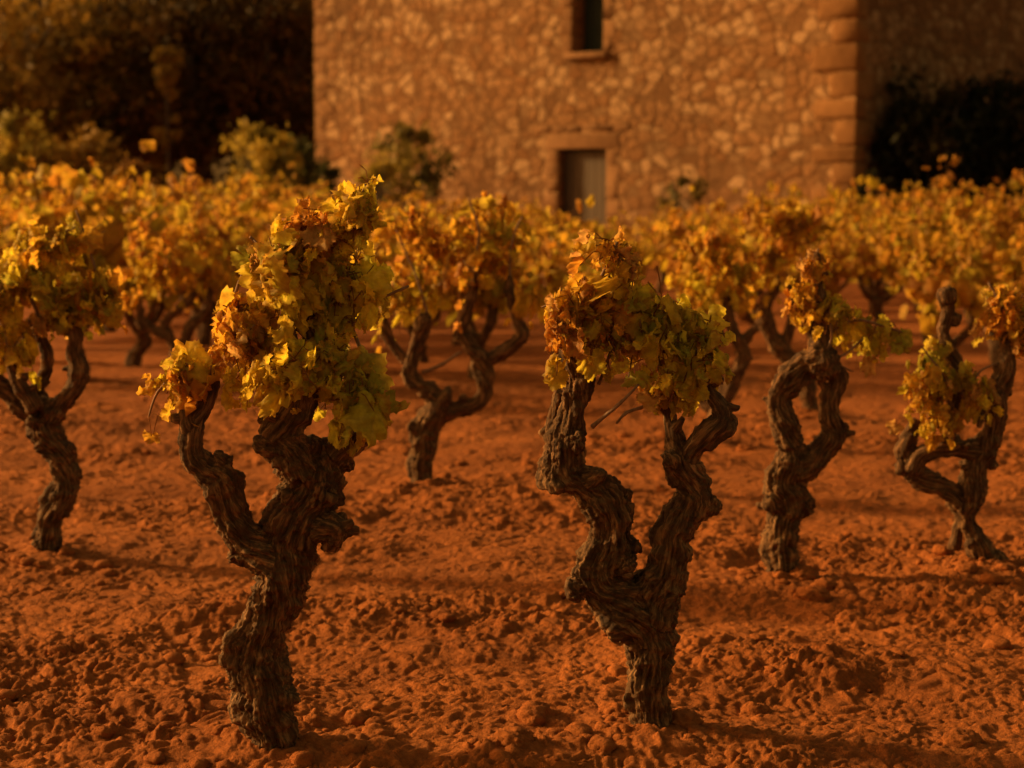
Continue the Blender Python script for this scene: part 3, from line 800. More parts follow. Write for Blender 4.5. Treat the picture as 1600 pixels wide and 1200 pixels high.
    near_vine('F', 'twisted vine with a triangular gap in its crossing arms at the right edge',
        [[(1560, 925, 26), (1548, 890, 21), (1536, 865, 18), (1522, 835, 17), (1508, 805, 19), (1512, 780, 22), (1519, 752, 20), (1526, 722, 18), (1545, 692, 19), (1556, 652, 17), (1560, 605, 16), (1572, 568, 15), (1570, 532, 12), (1580, 480, 8)],
         [(1508, 800, 20), (1490, 775, 18), (1466, 756, 17), (1432, 742, 18), (1416, 712, 16), (1422, 682, 12), (1432, 655, 8)],
         [(1425, 735, 15, -.02), (1440, 710, 13, -.03), (1468, 700, 14, -.03), (1502, 702, 17, -.02), (1530, 705, 16)],
         [(1488, 705, 15, -.02), (1484, 675, 14, -.02), (1488, 645, 12), (1496, 610, 12, .02), (1498, 575, 13, .04), (1482, 545, 13, .05), (1474, 520, 11, .05), (1481, 488, 11, .05), (1477, 466, 13, .05)],
         [(1505, 810, 10, .03), (1496, 835, 9, .05), (1492, 858, 10, .06)],
         [(1560, 615, 10, -.03), (1540, 640, 7, -.06), (1528, 668, 5, -.07)]],
        [(1478, 462, 15, .05), (1548, 720, 12), (1410, 730, 12), (1492, 500, 10, .05), (1555, 880, 22)],
        [(1448, 612, 44, 44, 40, dict(olive=3, gold=3, yellow=2, dry=3, lime=2), -.05, .85), (1470, 655, 24, 28, 14, dict(yellow=4, gold=3), -.08, 1.0), (1516, 606, 34, 26, 22, dict(olive=3, dry=2, yellow=2, lime=2), -.06, .85), (1518, 640, 18, 18, 8, dict(lime=3, yellow=2), -.06, .9),
         (1572, 480, 40, 38, 34, dict(orange=4, gold=3, dry=2, olive=2)), (1590, 530, 30, 30, 16, dict(olive=3, orange=2, dry=2)), (1455, 565, 20, 24, 10, dict(olive=3, green=3), 0, .9), (1620, 500, 30, 40, 16, GL)],
        [([(1488, 640, -.03), (1470, 580, -.06), (1440, 540, -.04)], 2.5), ([(1500, 620, -.03), (1530, 580, -.05), (1560, 565, -.03)], 2.5), ([(1575, 520), (1560, 470), (1545, 440)], 3)],
        0.005, T_NEAR, 1.0, 0.066, 16)
    near_vine('G', 'blurred vine with antler-like arms seen left of the largest foreground vine',
        [[(290, 650, 12), (288, 618, 11), (284, 585, 10), (276, 553, 11)],
         [(278, 560, 10), (268, 534, 8), (243, 517, 9), (221, 506, 8), (219, 490, 6), (215, 460, 4)],
         [(266, 530, 7), (258, 505, 8), (282, 481, 8), (302, 462, 6), (318, 430, 4)],
         [(280, 555, 10), (287, 538, 9), (297, 512, 9), (313, 496, 8), (326, 478, 6), (330, 440, 4)]],
        [(230, 505, 7)],
        [(262, 430, 62, 40, 56, GL), (330, 430, 46, 44, 40, dict(gold=3, olive=3, yellow=2, orange=1)), (206, 468, 20, 22, 12, dict(gold=3, yellow=2)), (290, 375, 70, 34, 40, GL), (360, 480, 24, 26, 16, GL), (230, 390, 40, 40, 26, GL)],
        [], 0.009, T_MID, .9, 0.078, 17, False)
    near_vine('H', 'blurred vine with a thick slanting arm behind the looped pale-knot vine',
        [[(1272, 675, 15), (1268, 640, 14), (1258, 600, 14), (1240, 570, 15), (1218, 544, 14), (1200, 514, 14), (1192, 484, 13), (1205, 458, 10), (1216, 430, 6)],
         [(1222, 545, 11), (1236, 510, 9), (1240, 480, 8), (1236, 445, 5)],
         [(1200, 510, 8), (1180, 490, 7), (1170, 460, 5)]],
        [(1196, 500, 9)],
        [(1170, 415, 60, 44, 56, GL), (1230, 400, 50, 50, 42, GL), (1200, 350, 60, 30, 34, GL), (1240, 350, 50, 34, 30, GL), (1130, 440, 34, 30, 20, dict(olive=3, gold=2))],
        [], 0.009, T_MID, .9, 0.078, 18, False)
    near_vine('I', 'blurred vine with one crooked arm showing behind the V-shaped foreground vine',
        [[(1110, 725, 16), (1112, 690, 14), (1118, 655, 14), (1130, 620, 14), (1144, 596, 13), (1160, 562, 14), (1158, 540, 12), (1146, 517, 10), (1136, 488, 9), (1134, 455, 6)],
         [(1156, 545, 9), (1172, 520, 7), (1184, 512, 5)],
         [(1122, 650, 10, .04), (1096, 620, 9, .05), (1084, 580, 8, .05), (1086, 520, 6, .05)]],
        [(1160, 555, 10)],
        [(1098, 452, 50, 36, 44, dict(gold=3, olive=4, yellow=2, lime=2)), (1150, 440, 36, 32, 26, dict(olive=3, gold=3)), (1110, 390, 50, 34, 34, GL), (1075, 500, 34, 30, 18, dict(olive=3, gold=2, orange=2))],
        [], 0.008, T_MID, .9, 0.072, 19, False)


# ------------------------------------------------------------------ the rows behind
def far_variant(seed):
    rng = np.random.default_rng(100 + seed)
    lean = rng.normal(0, 0.05, 2)
    h0 = rng.uniform(0.26, 0.37)
    tr = [[0, 0, -0.1, 0.06], [lean[0] * .5, lean[1] * .5, h0 * .35, 0.048], [lean[0] * 1.4, lean[1], h0 * .7, 0.05], [lean[0], lean[1], h0, 0.055]]
    brs = [np.array(tr)]
    heads = []
    na = rng.integers(3, 5); a0 = rng.random() * 6.28
    for i in range(na):
        a = a0 + i * 6.28 / na + rng.normal(0, .25)
        d = np.array([math.cos(a), math.sin(a)])
        rr = rng.uniform(0.12, 0.24)
        p0 = np.array([lean[0], lean[1], h0 - 0.02, 0.042])
        p1 = np.array([lean[0] + d[0] * rr * .6, lean[1] + d[1] * rr * .6, h0 + 0.07, 0.032])
        p2 = np.array([lean[0] + d[0] * rr, lean[1] + d[1] * rr, h0 + 0.17, 0.028])
        p3 = np.array([lean[0] + d[0] * rr * 1.05, lean[1] + d[1] * rr * 1.05, h0 + rng.uniform(.24, .34), 0.02])
        brs.append(np.array([p0, p1, p2, p3])); heads.append(p3[:3])
    wood = wood_mesh('trunk', brs, 0.014, amp=1.0, seed=seed)
    mb = MB()
    mixes = [GL, dict(gold=5, orange=3, yellow=2, brown=1), dict(yellow=3, gold=5, orange=1, olive=1), dict(gold=4, olive=3, yellow=2, orange=1)]
    mix = mixes[seed % 4]
    for hd in heads:
        ns = rng.integers(3, 5)
        for _ in range(ns):                      # every shoot: a thin cane carrying leaves
            d = np.array([rng.normal(0, .6), rng.normal(0, .6), 1.0]); d /= np.linalg.norm(d)
            L_ = rng.uniform(0.32, 0.74)
            S = np.array([hd + d * L_ * t + np.array([d[0], d[1], 0]) * 0.25 * t * t for t in np.linspace(0, 1, 6)])
            mb.tube(S, np.linspace(.006, .003, 6), 4, (0.20, 0.10, 0.04), cap=False)
            for t in np.linspace(0.02, 1.0, int(11 + 12 * L_)):
                p = hd + d * L_ * t + np.array([d[0], d[1], 0]) * 0.25 * t * t + rng.normal(0, 0.065, 3) - np.array([0, 0, 0.015])
                tip = np.array([rng.normal(0, .7), rng.normal(0, .7), rng.normal(-.7, .5)])
                col, k = pick(rng, mix)
                add_leaf(mb, T_FAR, p, tip, rng.normal(0, 1, 3) + np.array([0, 0, .4]), 0.125 * rng.uniform(.55, 1.15) * (1 - .4 * t), col * 0.72, rng, 1.0)
    return wood, mb.mesh('leaf_cluster')


ORD = ['first', 'second', 'third', 'fourth', 'fifth', 'sixth', 'seventh', 'eighth', 'ninth', 'tenth', 'eleventh', 'twelfth', 'thirteenth', 'fourteenth', 'fifteenth', 'sixteenth', 'seventeenth']
ZONES = [(215, 'before the brown trees'), (345, 'before the black tree gap'), (492, 'before the olive shrubs'), (690, 'below the left house corner'),
         (860, 'left of the door'), (960, 'below the door'), (1140, 'right of the door'), (1335, 'below the right house corner'), (9999, 'before the dark hedge')]
ROWS0, ROWSTEP, NROWS = 13.2, 1.33, 12

def build_far_vines():
    vs = [far_variant(i) for i in range(9)]
    for w, l in vs: l.materials.append(M['leaf'])
    rng = np.random.default_rng(77)
    items = []
    for r in range(NROWS):
        y0 = ROWS0 + r * ROWSTEP
        half = 0.2857 * y0 + 0.35
        x = -half + rng.random() * 0.5
        while x < half:
            yy = y0 + rng.normal(0, 0.16)
            px = 800 + FPX * x / yy
            gap = (r < 4 and 985 < px < 1085) or (r == 0 and (330 < px < 430 or 1290 < px < 1370 or 520 < px < 640))
            if not gap: items.append((r, x, yy, px))
            x += rng.uniform(0.88, 1.2)
    for px, yy in ((882, 11.9), (738, 12.1), (548, 12.2), (128, 11.9), (-10, 11.7), (1490, 12.0)):
        items.append((-1, (px - 800) / FPX * yy, yy, px))
    items.sort()
    cnt, seen = {}, {}
    for it in items:
        z = next(t for lim, t in ZONES if it[3] < lim)
        cnt[it[0], z] = cnt.get((it[0], z), 0) + 1
    desc = ['golden vine', 'orange-tinged vine', 'yellow vine', 'olive-gold vine']
    for i, (r, x, y, px) in enumerate(items):
        z = next(t for lim, t in ZONES if px < lim)
        k = seen.get((r, z), 0); seen[r, z] = k + 1
        v = int(rng.integers(len(vs)))
        root = empty('grapevine', (x, y, float(ground_h(np.array([x]), np.array([y]))[0]) - 0.01), rng.random() * 6.28)
        topy = np.interp(px, [0, 420, 520, 700, 840, 870, 950, 1000, 1060, 1200, 1330, 1385, 1410, 1455, 1480, 1600], [270, 278, 296, 304, 318, 338, 340, 326, 312, 298, 306, 296, 262, 262, 300, 298])
        s = float(np.clip((CAM_H - (topy - HORIZON) * y / FPX) / 1.24, 0.66, 1.14) * rng.uniform(0.80, 1.07))
        root.scale = (s, s, s * rng.uniform(.94, 1.08))
        link('trunk', vs[v][0], None, root); link('leaf_cluster', vs[v][1], None, root)
        pos = '' if cnt[r, z] == 1 else (', ' + ORD[k] + ' from left')
        tag(root, f'{desc[v % 4]}, {ORD[r + 5]} row back, {z}{pos}', 'vine', VINES)


# ------------------------------------------------------------------ stone house
TH = R(38)
HC = np.array([*at(1332, 399, 32.0)[0][:2], 0.0])             # near right corner at ground
HU = np.array([-math.cos(TH), math.sin(TH), 0])               # along the front, to the left
HN = np.array([-math.sin(TH), -math.cos(TH), 0])              # front normal
HS = -HN                                                       # along the right side, away

def front_uv(px, py):
    d = ray(px, py); o = np.array([0, 0, CAM_H])
    t = ((HC - o) @ HN) / (d @ HN)
    p = o + d * t
    return (p - HC) @ HU, p[2]


def stone_sheet(us, zs, frame, hole=None, sd=0, depth=0.014, pale=0.0):
    """dense rubble-masonry sheet: every stone its own bulge and colour"""
    o, u, n = frame
    U, Zz = np.meshgrid(us, zs)
    x, y = U.ravel(), Zz.ravel()
    wx = x + 0.10 * (vnoise2(x * 3.1, y * 3.1, sd + 1) - 0.5) + 0.03 * (vnoise2(x * 11, y * 11, sd + 3) - .5)
    wy = y + 0.10 * (vnoise2(x * 3.1, y * 3.1, sd + 2) - 0.5) + 0.03 * (vnoise2(x * 11, y * 11, sd + 4) - .5)
    f1, f2, iv = worley2(wx / 0.28, wy / 0.20, sd + 10, 0.95)
    edge = f2 - f1
    prof = np.clip((edge - 0.05) / 0.28, 0, 1); prof = prof * prof * (3 - 2 * prof)
    rnd = _h(np.floor(iv * 1e6), iv * 0, iv * 0, sd + 20)
    small = vnoise2(x * 30, y * 30, sd + 5)
    buried = (rnd < 0.18)                                     # stones washed over with mortar
    h = depth * prof * (0.45 + 0.9 * rnd) * np.where(buried, 0.35, 1) + 0.007 * (small - .5)
    mort = np.array([0.135, 0.068, 0.029])
    c0, c1, c2 = np.array([0.195, 0.092, 0.036]), np.array([0.275, 0.150, 0.070]), np.array([0.37, 0.232, 0.124])
    t = np.clip(iv * 1.15, 0, 1)[:, None]
    sc = np.where(t < 0.62, c0 + (c1 - c0) * (t / 0.62), c1 + (c2 - c1) * ((t - 0.62) / 0.38))
    m = np.clip((edge - 0.07) / 0.14, 0, 1)[:, None] * np.where(buried, 0.35, 1.0)[:, None]
    col = mort * (1 - m) + sc * m
    big = fbm2(x * 0.5, y * 0.5, sd + 30, 3)[:, None]
    col = col * 1.08 * (0.72 + 0.56 * big) * (0.9 + 0.2 * small[:, None])
    V = o + x[:, None] * u + y[:, None] * Z_ + h[:, None] * n
    nu, nz = len(us), len(zs)
    I, J = np.meshgrid(np.arange(nz - 1), np.arange(nu - 1), indexing='ij')
    keep = np.ones(I.shape, bool)
    if hole:
        uc = (us[:-1] + us[1:]) / 2; zc = (zs[:-1] + zs[1:]) / 2
        for (u0, u1, z0, z1) in hole:
            keep &= ~(((uc > u0) & (uc < u1))[None, :] & ((zc > z0) & (zc < z1))[:, None])
    i = (I * nu + J)[keep]
    F = np.stack([i, i + nu, i + nu + 1, i + 1], -1)
    return V, F, col


def grid_lines(a, b, step, extra):
    g = np.arange(a, b + step * .5, step)
    for e in extra: g[np.argmin(np.abs(g - e))] = e
    return g


def build_house():
    L_front = front_uv(495, 399)[0]
    ZT = 6.6
    du0, dz1 = front_uv(948, 232); du1 = front_uv(872, 232)[0]
    wu0, wz0 = front_uv(943, 80); wu1 = front_uv(894, 80)[0]
    dz1 = float(dz1); wz0 = float(wz0); wz1 = wz0 + 1.35
    root = empty('stone_house', tuple(HC))
    tag(root, 'old two-storey rubble stone farmhouse with small doorway behind the vineyard', 'house')
    inv = lambda V: np.asarray(V) - HC
    us = grid_lines(0, L_front, 0.024, (du0, du1, wu0, wu1)); us[-1] = L_front
    zs = grid_lines(-0.35, ZT, 0.024, (dz1, wz0, wz1))
    V, F, c = stone_sheet(us, zs, (HC, HU, HN), [(du0, du1, -1, dz1), (wu0, wu1, wz0, wz1)], 200)
    mb = MB(); mb.add(inv(V), F, c)
    mb.build('wall', M['wall'], root)
    Ls = 15.0
    us2 = grid_lines(0, Ls, 0.032, ()); us2[-1] = Ls
    zs2 = grid_lines(-0.35, ZT, 0.032, ())
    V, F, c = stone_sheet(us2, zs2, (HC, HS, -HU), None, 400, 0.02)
    mb = MB(); mb.add(inv(V), F[:, ::-1], c * 0.74)  # colour darkened evenly: the side wall's shade is painted in
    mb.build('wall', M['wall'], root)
    # plain back and left walls
    for o, d, ln, nn in ((HC + HS * Ls, HU, L_front, HS), (HC + HU * L_front, HS, Ls, HU)):
        V, F, c = stone_sheet(np.arange(0, ln + .1, .12), np.arange(-0.35, ZT + .1, .12), (o, d, nn), None, 600)
        mb = MB(); mb.add(inv(V), F, c); mb.build('wall', M['wall'], root)
    ax = np.array([HU, HN, Z_])                               # local x along wall, y outward, z up

    def blk(mb, u, z, n, hu, hn, hz, jit=0.006, bev=0.02):
        mb.box(inv(HC + HU * u + HN * n + Z_ * z), (hu, hn, hz), ax, jit, bev)
    # roof
    mb = MB(); ov = 0.35
    r0, r1 = HC + HU * -ov - HS * ov, HC + HU * (L_front + ov) - HS * ov
    r2, r3 = HC + HU * (L_front + ov) + HS * (Ls + ov), HC + HU * -ov + HS * (Ls + ov)
    m0, m1 = HC + HU * -ov + HS * Ls / 2, HC + HU * (L_front + ov) + HS * Ls / 2
    za, zb = ZT - .05, ZT + 1.7
    P = [p + Z_ * q for p, q in ((r0, za), (r1, za), (r2, za), (r3, za), (m0, zb), (m1, zb))]
    P2 = [p + Z_ * 0.16 for p in P]
    V = inv(np.array(P + P2))
    mb.add(V, [[0, 1, 5, 4], [2, 3, 4, 5], [6, 10, 11, 7], [8, 11, 10, 9], [0, 6, 7, 1], [2, 8, 9, 3], [0, 4, 10, 6], [4, 3, 9, 10], [1, 7, 11, 5], [5, 11, 8, 2]])
    pc = 0.24                                                  # rows of barrel tiles
    for side in (0, 1):
        for u in np.arange(-ov + .1, L_front + ov - .1, pc):
            a = HC + HU * u + (HS * -ov if side == 0 else HS * (Ls + ov)) + Z_ * (za + .16)
            b = HC + HU * u + HS * Ls / 2 + Z_ * (zb + .16)
            mb.tube(inv(np.array([a, (a + b) / 2, b])), .085, 8)
    mb.build('roof', M['tile'], root)
    # gable ends
    mb = MB()
    for o, s_ in ((HC - HU * 0.0, 1), (HC + HU * L_front, -1)):
        V = inv(np.array([o + Z_ * (ZT - .02), o + HS * Ls + Z_ * (ZT - .02), o + HS * Ls / 2 + Z_ * zb]))
        mb.add(V, [[0, 1, 2] if s_ > 0 else [2, 1, 0]], (0.36, 0.2, 0.1))
    mb.build('gable', M['wall'], root)
    # corner stones
    rng = np.random.default_rng(9)
    z = -0.2; k = 0
    while z < ZT - .3:
        hz = rng.uniform(0.15, 0.26)
        longf = k % 2 == 0
        lu = rng.uniform(0.34, 0.46) if longf else rng.uniform(0.2, 0.27)
        ls = rng.uniform(0.16, 0.2) if longf else rng.uniform(0.24, 0.34)
        mb = MB()
        # an L of the block showing on both faces
        mb.box(inv(HC + HU * (lu - .045) + HS * (ls - .045) + Z_ * (z + hz)), (lu, ls, hz - 0.012), ax, 0.010, 0.045)
        mb.build('corner_stone', M['quoin'], root)
        z += 2 * hz; k += 1
    z = -0.2; k = 0
    while z < ZT - .3:
        hz = rng.uniform(0.13, 0.2); lu = 0.3 if k % 2 else 0.19
        mb = MB(); mb.box(inv(HC + HU * (L_front - lu + .012) + HS * (.25 - .014) + Z_ * (z + hz)), (lu, .25, hz - .012), ax, 0.009, 0.04)
        mb.build('corner_stone', M['dressed'], root)
        z += 2 * hz; k += 1
    # doorway: dressed jambs, lintel, relieving course, recessed board door
    DEP = 0.2
    d = empty('door', (0, 0, 0)); d.parent = root
    dw = du1 - du0
    for u, s_ in ((du0, -1), (du1, 1)):
        mb = MB(); zz = -0.15; kk = 0
        while zz < dz1 - .02:
            hh = min(rng.uniform(0.24, 0.36), dz1 - zz); w = 0.16 if kk % 2 else 0.13
            blk(mb, u + s_ * w, zz + hh / 2, -DEP / 2 + .008, w, DEP / 2 + .012, hh / 2 - .006, 0.005, 0.02)
            zz += hh; kk += 1
        mb.build('door_jamb', M['dressed'], d)
    mb = MB(); blk(mb, (du0 + du1) / 2, dz1 + .16, -DEP / 2 + .012, dw / 2 + .30, DEP / 2 + .016, .16, 0.006, 0.03); mb.build('lintel', M['dressed'], d)
    mb = MB()
    for q in range(6):
        ww = (dw + 1.1) / 6; blk(mb, du0 - .55 + ww * (q + .5), dz1 + .40 + rng.normal(0, .008), -.028, ww / 2 - .01, .06, .065, 0.008, 0.025)
    mb.build('relieving_course', M['dressed'], d)
    mb = MB(); nb = 6
    for q in range(nb):
        ww = (dw - .06) / nb; blk(mb, du0 + .03 + ww * (q + .5), (dz1 - .03) / 2 - .02, -DEP - .02 + rng.normal(0, .002), ww / 2 - .004, .022, (dz1 - .03) / 2, 0, 0.006)
    mb.build('door_leaf', M['door'], d, False)
    mb = MB(); blk(mb, (du0 + du1) / 2, dz1 / 2, -DEP - .09, dw / 2 + .1, .02, dz1 / 2 + .2, 0, 0); mb.build('door_frame', M['shutter'], d, False)
    mb = MB()
    hb = inv(HC + HU * (du0 + .14) + HN * (-DEP + .005) + Z_ * 1.0)
    mb.tube(np.array([hb + Z_ * -.08, hb + Z_ * -.06 + HN * .04, hb + Z_ * .06 + HN * .04, hb + Z_ * .08]), .01, 6); mb.build('handle', M['iron'], d)
    mb = MB(); blk(mb, (du0 + du1) / 2, -.02, -.05, dw / 2 - .01, .28, .06, .006, .02); mb.build('threshold', M['dressed'], d)
    # upper window
    w_ = empty('window', (0, 0, 0)); w_.parent = root
    DW = 0.40
    ww_ = wu1 - wu0
    for u, s_ in ((wu0, -1), (wu1, 1)):
        mb = MB(); zz = wz0; kk = 0
        while zz < wz1 - .02:
            hh = min(rng.uniform(0.24, 0.36), wz1 - zz); w = 0.15 if kk % 2 else 0.11
            blk(mb, u + s_ * w, zz + hh / 2, -DW / 2 + .008, w, DW / 2 + .012, hh / 2 - .006, 0.005, 0.02)
            zz += hh; kk += 1
        mb.build('window_jamb', M['dressed'], w_)
    mb = MB(); blk(mb, (wu0 + wu1) / 2, wz1 + .13, -DW / 2 + .012, ww_ / 2 + .26, DW / 2 + .016, .13, .006, .03); mb.build('lintel', M['dressed'], w_)
    mb = MB(); blk(mb, (wu0 + wu1) / 2, wz0 - .065, -DW / 2 + .07, ww_ / 2 + .13, DW / 2 + .07, .06, .005, .025); mb.build('sill', M['dressed'], w_)
    mb = MB()
    for q in range(4):
        w4 = ww_ / 4; blk(mb, wu0 + w4 * (q + .5), (wz0 + wz1) / 2, -DW - .02, w4 / 2 - .003, .02, (wz1 - wz0) / 2, 0, .004)
    mb.build('shutter', M['shutter'], w_, False)


# ------------------------------------------------------------------ trees, hedge and shrubs
def leaf_cloud(mb, c, rad, n, size, cols, rng, shell=0.5):
    """n small pointed leaves through an uneven ellipsoid made of clumps"""
    c = np.array(c, float); rad = np.array(rad, float)
    nc = max(5, n // 90)
    d = rng.normal(0, 1, (nc, 3)); d /= np.linalg.norm(d, axis=1)[:, None]
    cc = c + d * rad * (rng.random((nc, 1)) ** shell) * 0.95
    cr = np.mean(rad) * rng.uniform(0.12, 0.30, nc)
    k = rng.integers(0, nc, n)
    P = cc[k] + rng.normal(0, 1, (n, 3)) * cr[k, None] * 0.62
    P[:, 2] = np.maximum(P[:, 2], 0.05)
    a = rng.normal(0, 1, (n, 3)); a /= np.linalg.norm(a, axis=1)[:, None]
    b = np.cross(a, rng.normal(0, 1, (n, 3))); b /= np.linalg.norm(b, axis=1)[:, None]
    s = size * rng.uniform(.55, 1.25, (n, 1))
    nn = np.cross(a, b)
    V = np.stack([P - a * s, P + b * s * .45 + nn * s * .12, P + a * s, P - b * s * .45 + nn * s * .12], 1).reshape(-1, 3)
    F = np.arange(4 * n).reshape(-1, 4)
    cols = np.array(cols)
    cl = cols[rng.integers(0, len(cols), nc)][k] * rng.uniform(.75, 1.2, (n, 1))
    mb.add(V, F, np.repeat(cl, 4, 0))


def limb_paths(h, spread, rng, n, h0=.3):
    out = []
    for i in range(n):
        a = i * 6.28 / n + rng.normal(0, .4); z0 = h * rng.uniform(h0, .65)
        d = np.array([math.cos(a), math.sin(a), 0])
        L_ = spread * rng.uniform(.6, 1)
        out.append(np.array([[0, 0, z0], d * L_ * .35 + Z_ * (z0 + .25 * L_), d * L_ * .8 + Z_ * (z0 + .7 * L_)]))
    return out


def tree(name, label, x, y, h, spread, crown, n, size, cols, seed, group=None, trunk_r=0.16, cat='tree', lean=(0, 0)):
    rng = np.random.default_rng(seed)
    root = empty(name, (x, y, 0)); tag(root, label, cat, group)
    mb = MB()
    S = np.array([[0, 0, -.2], [lean[0] * .2, lean[1], h * .25], [lean[0] * .6, lean[1], h * .5], [lean[0], lean[1], h * .85]])
    S = spline(np.hstack([S, np.zeros((4, 1))]), .25)[:, :3] + rng.normal(0, .015, (1, 3))
    mb.tube(S, np.linspace(trunk_r, trunk_r * .3, len(S)), 10)
    for p in limb_paths(h, spread, rng, 7):
        q = spline(np.hstack([p, np.zeros((3, 1))]), .2)[:, :3]
        mb.tube(q, np.linspace(trunk_r * .45, trunk_r * .12, len(q)), 7)
    mb.build('trunk', M['treebark'], root)
    mb = MB()
    for (cx, cy, cz, rx, ry, rz, fr) in crown:
        leaf_cloud(mb, (cx, cy, cz), (rx, ry, rz), int(n * fr), size, cols, rng)
    mb.build('crown', M['treeleaf'], root)
    return root


def shrub(name, label, x, y, h, w, n, size, cols, seed, group=None, wisps=0):
    rng = np.random.default_rng(seed)
    root = empty(name, (x, y, 0)); tag(root, label, 'shrub', group)
    mb = MB()
    for i in range(7):
        a = rng.random() * 6.28; d = np.array([math.cos(a), math.sin(a), 0]) * w * .35 * rng.random()
        mb.tube(np.array([[0, 0, -.05], d * .5 + Z_ * h * .4, d + Z_ * h * .8]), [.02, .014, .006], 6)
    mb.build('stem', M['treebark'], root)
    mb = MB()
    leaf_cloud(mb, (0, 0, h * .52), (w * .5, w * .5, h * .46), n, size, cols, rng, .45)
    leaf_cloud(mb, (w * .08, 0, h * .8), (w * .25, w * .25, h * .2), n // 4, size, cols, rng, .45)
    mb.build('foliage', M['treeleaf'], root)
    return root


def place(px, Y): return at(px, 400, Y)[0][0]

BRN = [(0.31, 0.19, 0.035), (0.23, 0.15, 0.03), (0.20, 0.13, 0.03), (0.38, 0.23, 0.04)]
DBR = [(0.10, 0.062, 0.018), (0.07, 0.048, 0.015), (0.15, 0.085, 0.022)]
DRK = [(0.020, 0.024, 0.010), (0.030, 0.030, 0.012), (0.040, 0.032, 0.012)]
OLV = [(0.40, 0.30, 0.05), (0.30, 0.24, 0.045), (0.50, 0.36, 0.055)]
GRN = [(0.11, 0.105, 0.03), (0.08, 0.08, 0.025)]

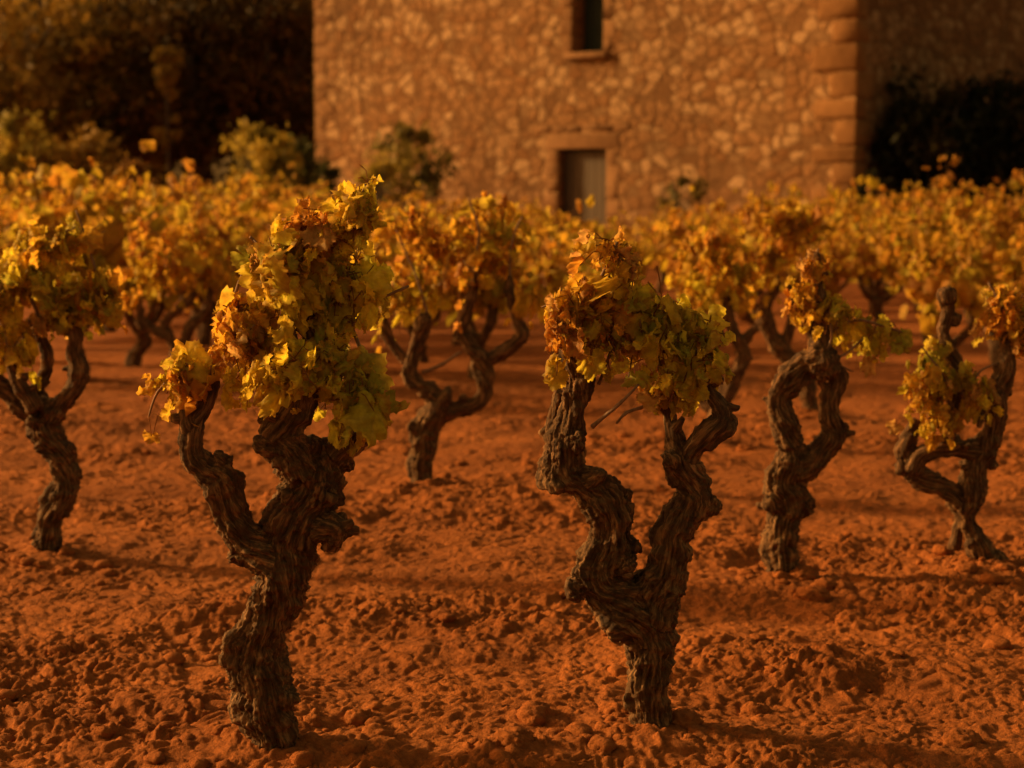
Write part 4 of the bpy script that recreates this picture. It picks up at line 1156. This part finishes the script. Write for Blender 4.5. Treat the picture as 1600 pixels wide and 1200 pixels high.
def build_background():
    G = 'trees left of the stone house'
    defs = [('large brown-leaved tree filling the upper left corner', 20, 47.0, 7.5, 3.0, BRN, 9000, 31),
            ('brown-leaved tree beside the corner tree, with lit hanging branches', 165, 48.0, 7.0, 2.4, BRN, 7000, 32),
            ('dark slim tree whose trunk stands in the black gap left of the house', 305, 48.0, 8.0, 2.3, DBR, 7000, 33),
            ('dark evergreen tree nearest the left corner of the stone house', 425, 49.0, 8.0, 2.6, DBR, 8500, 34),
            ('dark tree deep in shade just behind the left house corner', 520, 54.0, 8.5, 2.8, DBR, 7000, 35),
            ('dark tree standing behind the two brown-leaved trees', 110, 52.5, 8.5, 3.2, DBR, 7500, 36)]
    for lb, px, Y, h, sp, cols, n, sd in defs:
        x = place(px, Y)
        crown = [(0, 0, h * .62, sp, sp, h * .34, .55), (-sp * .3, -sp * .3, h * .38, sp * .8, sp * .7, h * .2, .25), (sp * .25, 0, h * .28, sp * .75, sp * .7, h * .22, .20)]
        tree('broadleaf_tree', lb, x, Y, h, sp, crown, n, .15, cols, sd, G, .2)
    x = place(266, 45.5)  # added tree; its lightened leaf colour stands for a sunlit gap
    tree('sapling', 'added slim sapling, leaves coloured as if sunlit, in the black tree gap', x, 45.5, 5.6, .4, [(0, 0, 4.1, .34, .34, 1.0, .8), (.1, 0, 2.6, .3, .3, .6, .2)], 1300, .1, [(0.40, 0.27, 0.05), (0.32, 0.21, 0.045)], 39, G, .05)
    # the wood behind them reads as one dark mass
    mb = MB(); rng = np.random.default_rng(50)
    for i in range(44):
        px = rng.uniform(-420, 760); Y = rng.uniform(57, 66); x = place(px, Y)
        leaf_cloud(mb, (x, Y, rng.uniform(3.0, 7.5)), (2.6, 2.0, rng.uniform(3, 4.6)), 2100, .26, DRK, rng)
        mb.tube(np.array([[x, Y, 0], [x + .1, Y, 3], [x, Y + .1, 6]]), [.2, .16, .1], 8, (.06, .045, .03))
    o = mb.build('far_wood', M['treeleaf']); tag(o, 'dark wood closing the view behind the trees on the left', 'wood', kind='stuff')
    S = 'shrubs along the far edge of the vines'
    shrub('shrub', 'sunlit yellow-olive rounded shrub left of the house corner', place(408, 33), 33, 2.5, 1.6, 2600, .085, OLV, 61, S)
    shrub('shrub', 'dim grey-green shrub tucked between the olive shrub and house corner', place(466, 34.2), 34.2, 2.2, 1.2, 1900, .08, GRN, 62, S)
    shrub('shrub', 'broad pale olive shrub at the far left edge below the brown trees', place(30, 33), 33, 2.5, 2.0, 2300, .09, OLV, 63, S)
    shrub('shrub', 'low brownish olive shrub right of the pale edge shrub', place(125, 33.4), 33.4, 2.3, 1.7, 1900, .09, [(0.36, 0.22, 0.04), (0.27, 0.17, 0.035)], 64, S)
    shrub('shrub', 'rust-brown low shrub under the black tree gap', place(205, 33.8), 33.8, 2.2, 1.2, 1200, .085, [(0.28, 0.14, 0.03), (0.2, 0.10, 0.025)], 65, S)
    shrub('shrub', 'dark green shrub with yellow sprigs against the left part of the house', place(632, 33.0), 33.0, 2.3, 1.9, 1500, .085, [(0.22, 0.17, 0.04), (0.30, 0.22, 0.045), (0.14, 0.12, 0.03)], 66, S)
    shrub('shrub', 'small yellow-green sprig bush in front of the dark wall shrub', place(594, 31.0), 31.0, 2.0, .75, 700, .075, [(0.45, 0.32, 0.045), (0.35, 0.26, 0.04)], 67, S)
    shrub('shrub', 'small dark shrub against the wall right of the door', place(1058, 31.0), 31.0, 1.66, 1.0, 260, .075, [(0.20, 0.15, 0.04), (0.13, 0.11, 0.03)], 68, S)
    shrub('shrub', 'thin dark weed bush at the foot of the left house corner', place(512, 33.6), 33.6, 1.7, .5, 320, .07, GRN, 69, S)
    shrub('shrub', 'low dark shrub below the right corner stones of the house', place(1352, 31.0), 31.0, 1.55, 1.0, 900, .08, DRK, 70, S)
    # dark hedge of evergreens against the shaded side wall
    H = 'dark evergreens beside the shaded house wall'
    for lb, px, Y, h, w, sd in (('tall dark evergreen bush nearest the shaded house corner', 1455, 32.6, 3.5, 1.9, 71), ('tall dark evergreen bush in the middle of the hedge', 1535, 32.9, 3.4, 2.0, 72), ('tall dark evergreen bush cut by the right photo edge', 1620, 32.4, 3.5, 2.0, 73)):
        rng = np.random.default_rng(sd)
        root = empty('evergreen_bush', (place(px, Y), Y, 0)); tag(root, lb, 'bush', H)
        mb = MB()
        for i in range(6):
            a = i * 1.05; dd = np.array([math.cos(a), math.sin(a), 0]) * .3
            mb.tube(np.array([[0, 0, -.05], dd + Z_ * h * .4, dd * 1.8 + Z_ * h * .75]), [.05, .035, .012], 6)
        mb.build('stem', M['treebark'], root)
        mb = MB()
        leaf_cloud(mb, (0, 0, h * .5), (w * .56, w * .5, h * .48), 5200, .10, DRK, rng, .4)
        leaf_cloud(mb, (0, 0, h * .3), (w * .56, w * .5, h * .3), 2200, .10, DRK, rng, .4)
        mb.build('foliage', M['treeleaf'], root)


# ------------------------------------------------------------------ light
SUN_AZ, SUN_EL = R(-16), R(20)          # from the left and a little beyond the vines
SUN_DIR = np.array([-math.cos(SUN_AZ) * math.cos(SUN_EL), -math.sin(SUN_AZ) * math.cos(SUN_EL), math.sin(SUN_EL)])

def build_light():
    sd = bpy.data.lights.new('sun', 'SUN'); sd.energy = 4.6; sd.angle = R(5); sd.color = (1.0, 0.61, 0.22)
    so = bpy.data.objects.new('sun', sd); C.objects.link(so)
    so.location = tuple(SUN_DIR * 60)
    so.rotation_euler = Vector(-SUN_DIR).to_track_quat('-Z', 'Y').to_euler()
    w = bpy.data.worlds.new('World'); scene.world = w; w.use_nodes = True
    nt = w.node_tree; nt.nodes.clear()
    N, L = nt.nodes.new, nt.links.new
    out = N('ShaderNodeOutputWorld'); bg = N('ShaderNodeBackground'); sky = N('ShaderNodeTexSky')
    sky.sky_type = 'NISHITA'; sky.sun_disc = False; sky.sun_elevation = SUN_EL
    sky.sun_rotation = math.atan2(SUN_DIR[0], SUN_DIR[1])
    sky.dust_density = 4.0; sky.air_density = 1.0; sky.ozone_density = 0.3
    mx = N('ShaderNodeMix'); mx.data_type = 'RGBA'; mx.blend_type = 'MULTIPLY'; mx.inputs[0].default_value = 1
    mx.inputs[7].default_value = (1.0, 0.56, 0.19, 1)          # dusty evening sky
    L(sky.outputs[0], mx.inputs[6]); L(mx.outputs[2], bg.inputs[0])
    bg.inputs[1].default_value = 0.15
    L(bg.outputs[0], out.inputs[0])
    scene.view_settings.view_transform = 'Standard'
    scene.view_settings.look = 'None'
    scene.view_settings.exposure = 0.30
    scene.view_settings.gamma = 1.0


build_ground()
build_clods()
build_near_vines()
build_far_vines()
build_house()
build_background()
build_light()
scene.cycles.max_bounces = 6
scene.cycles.use_denoising = True
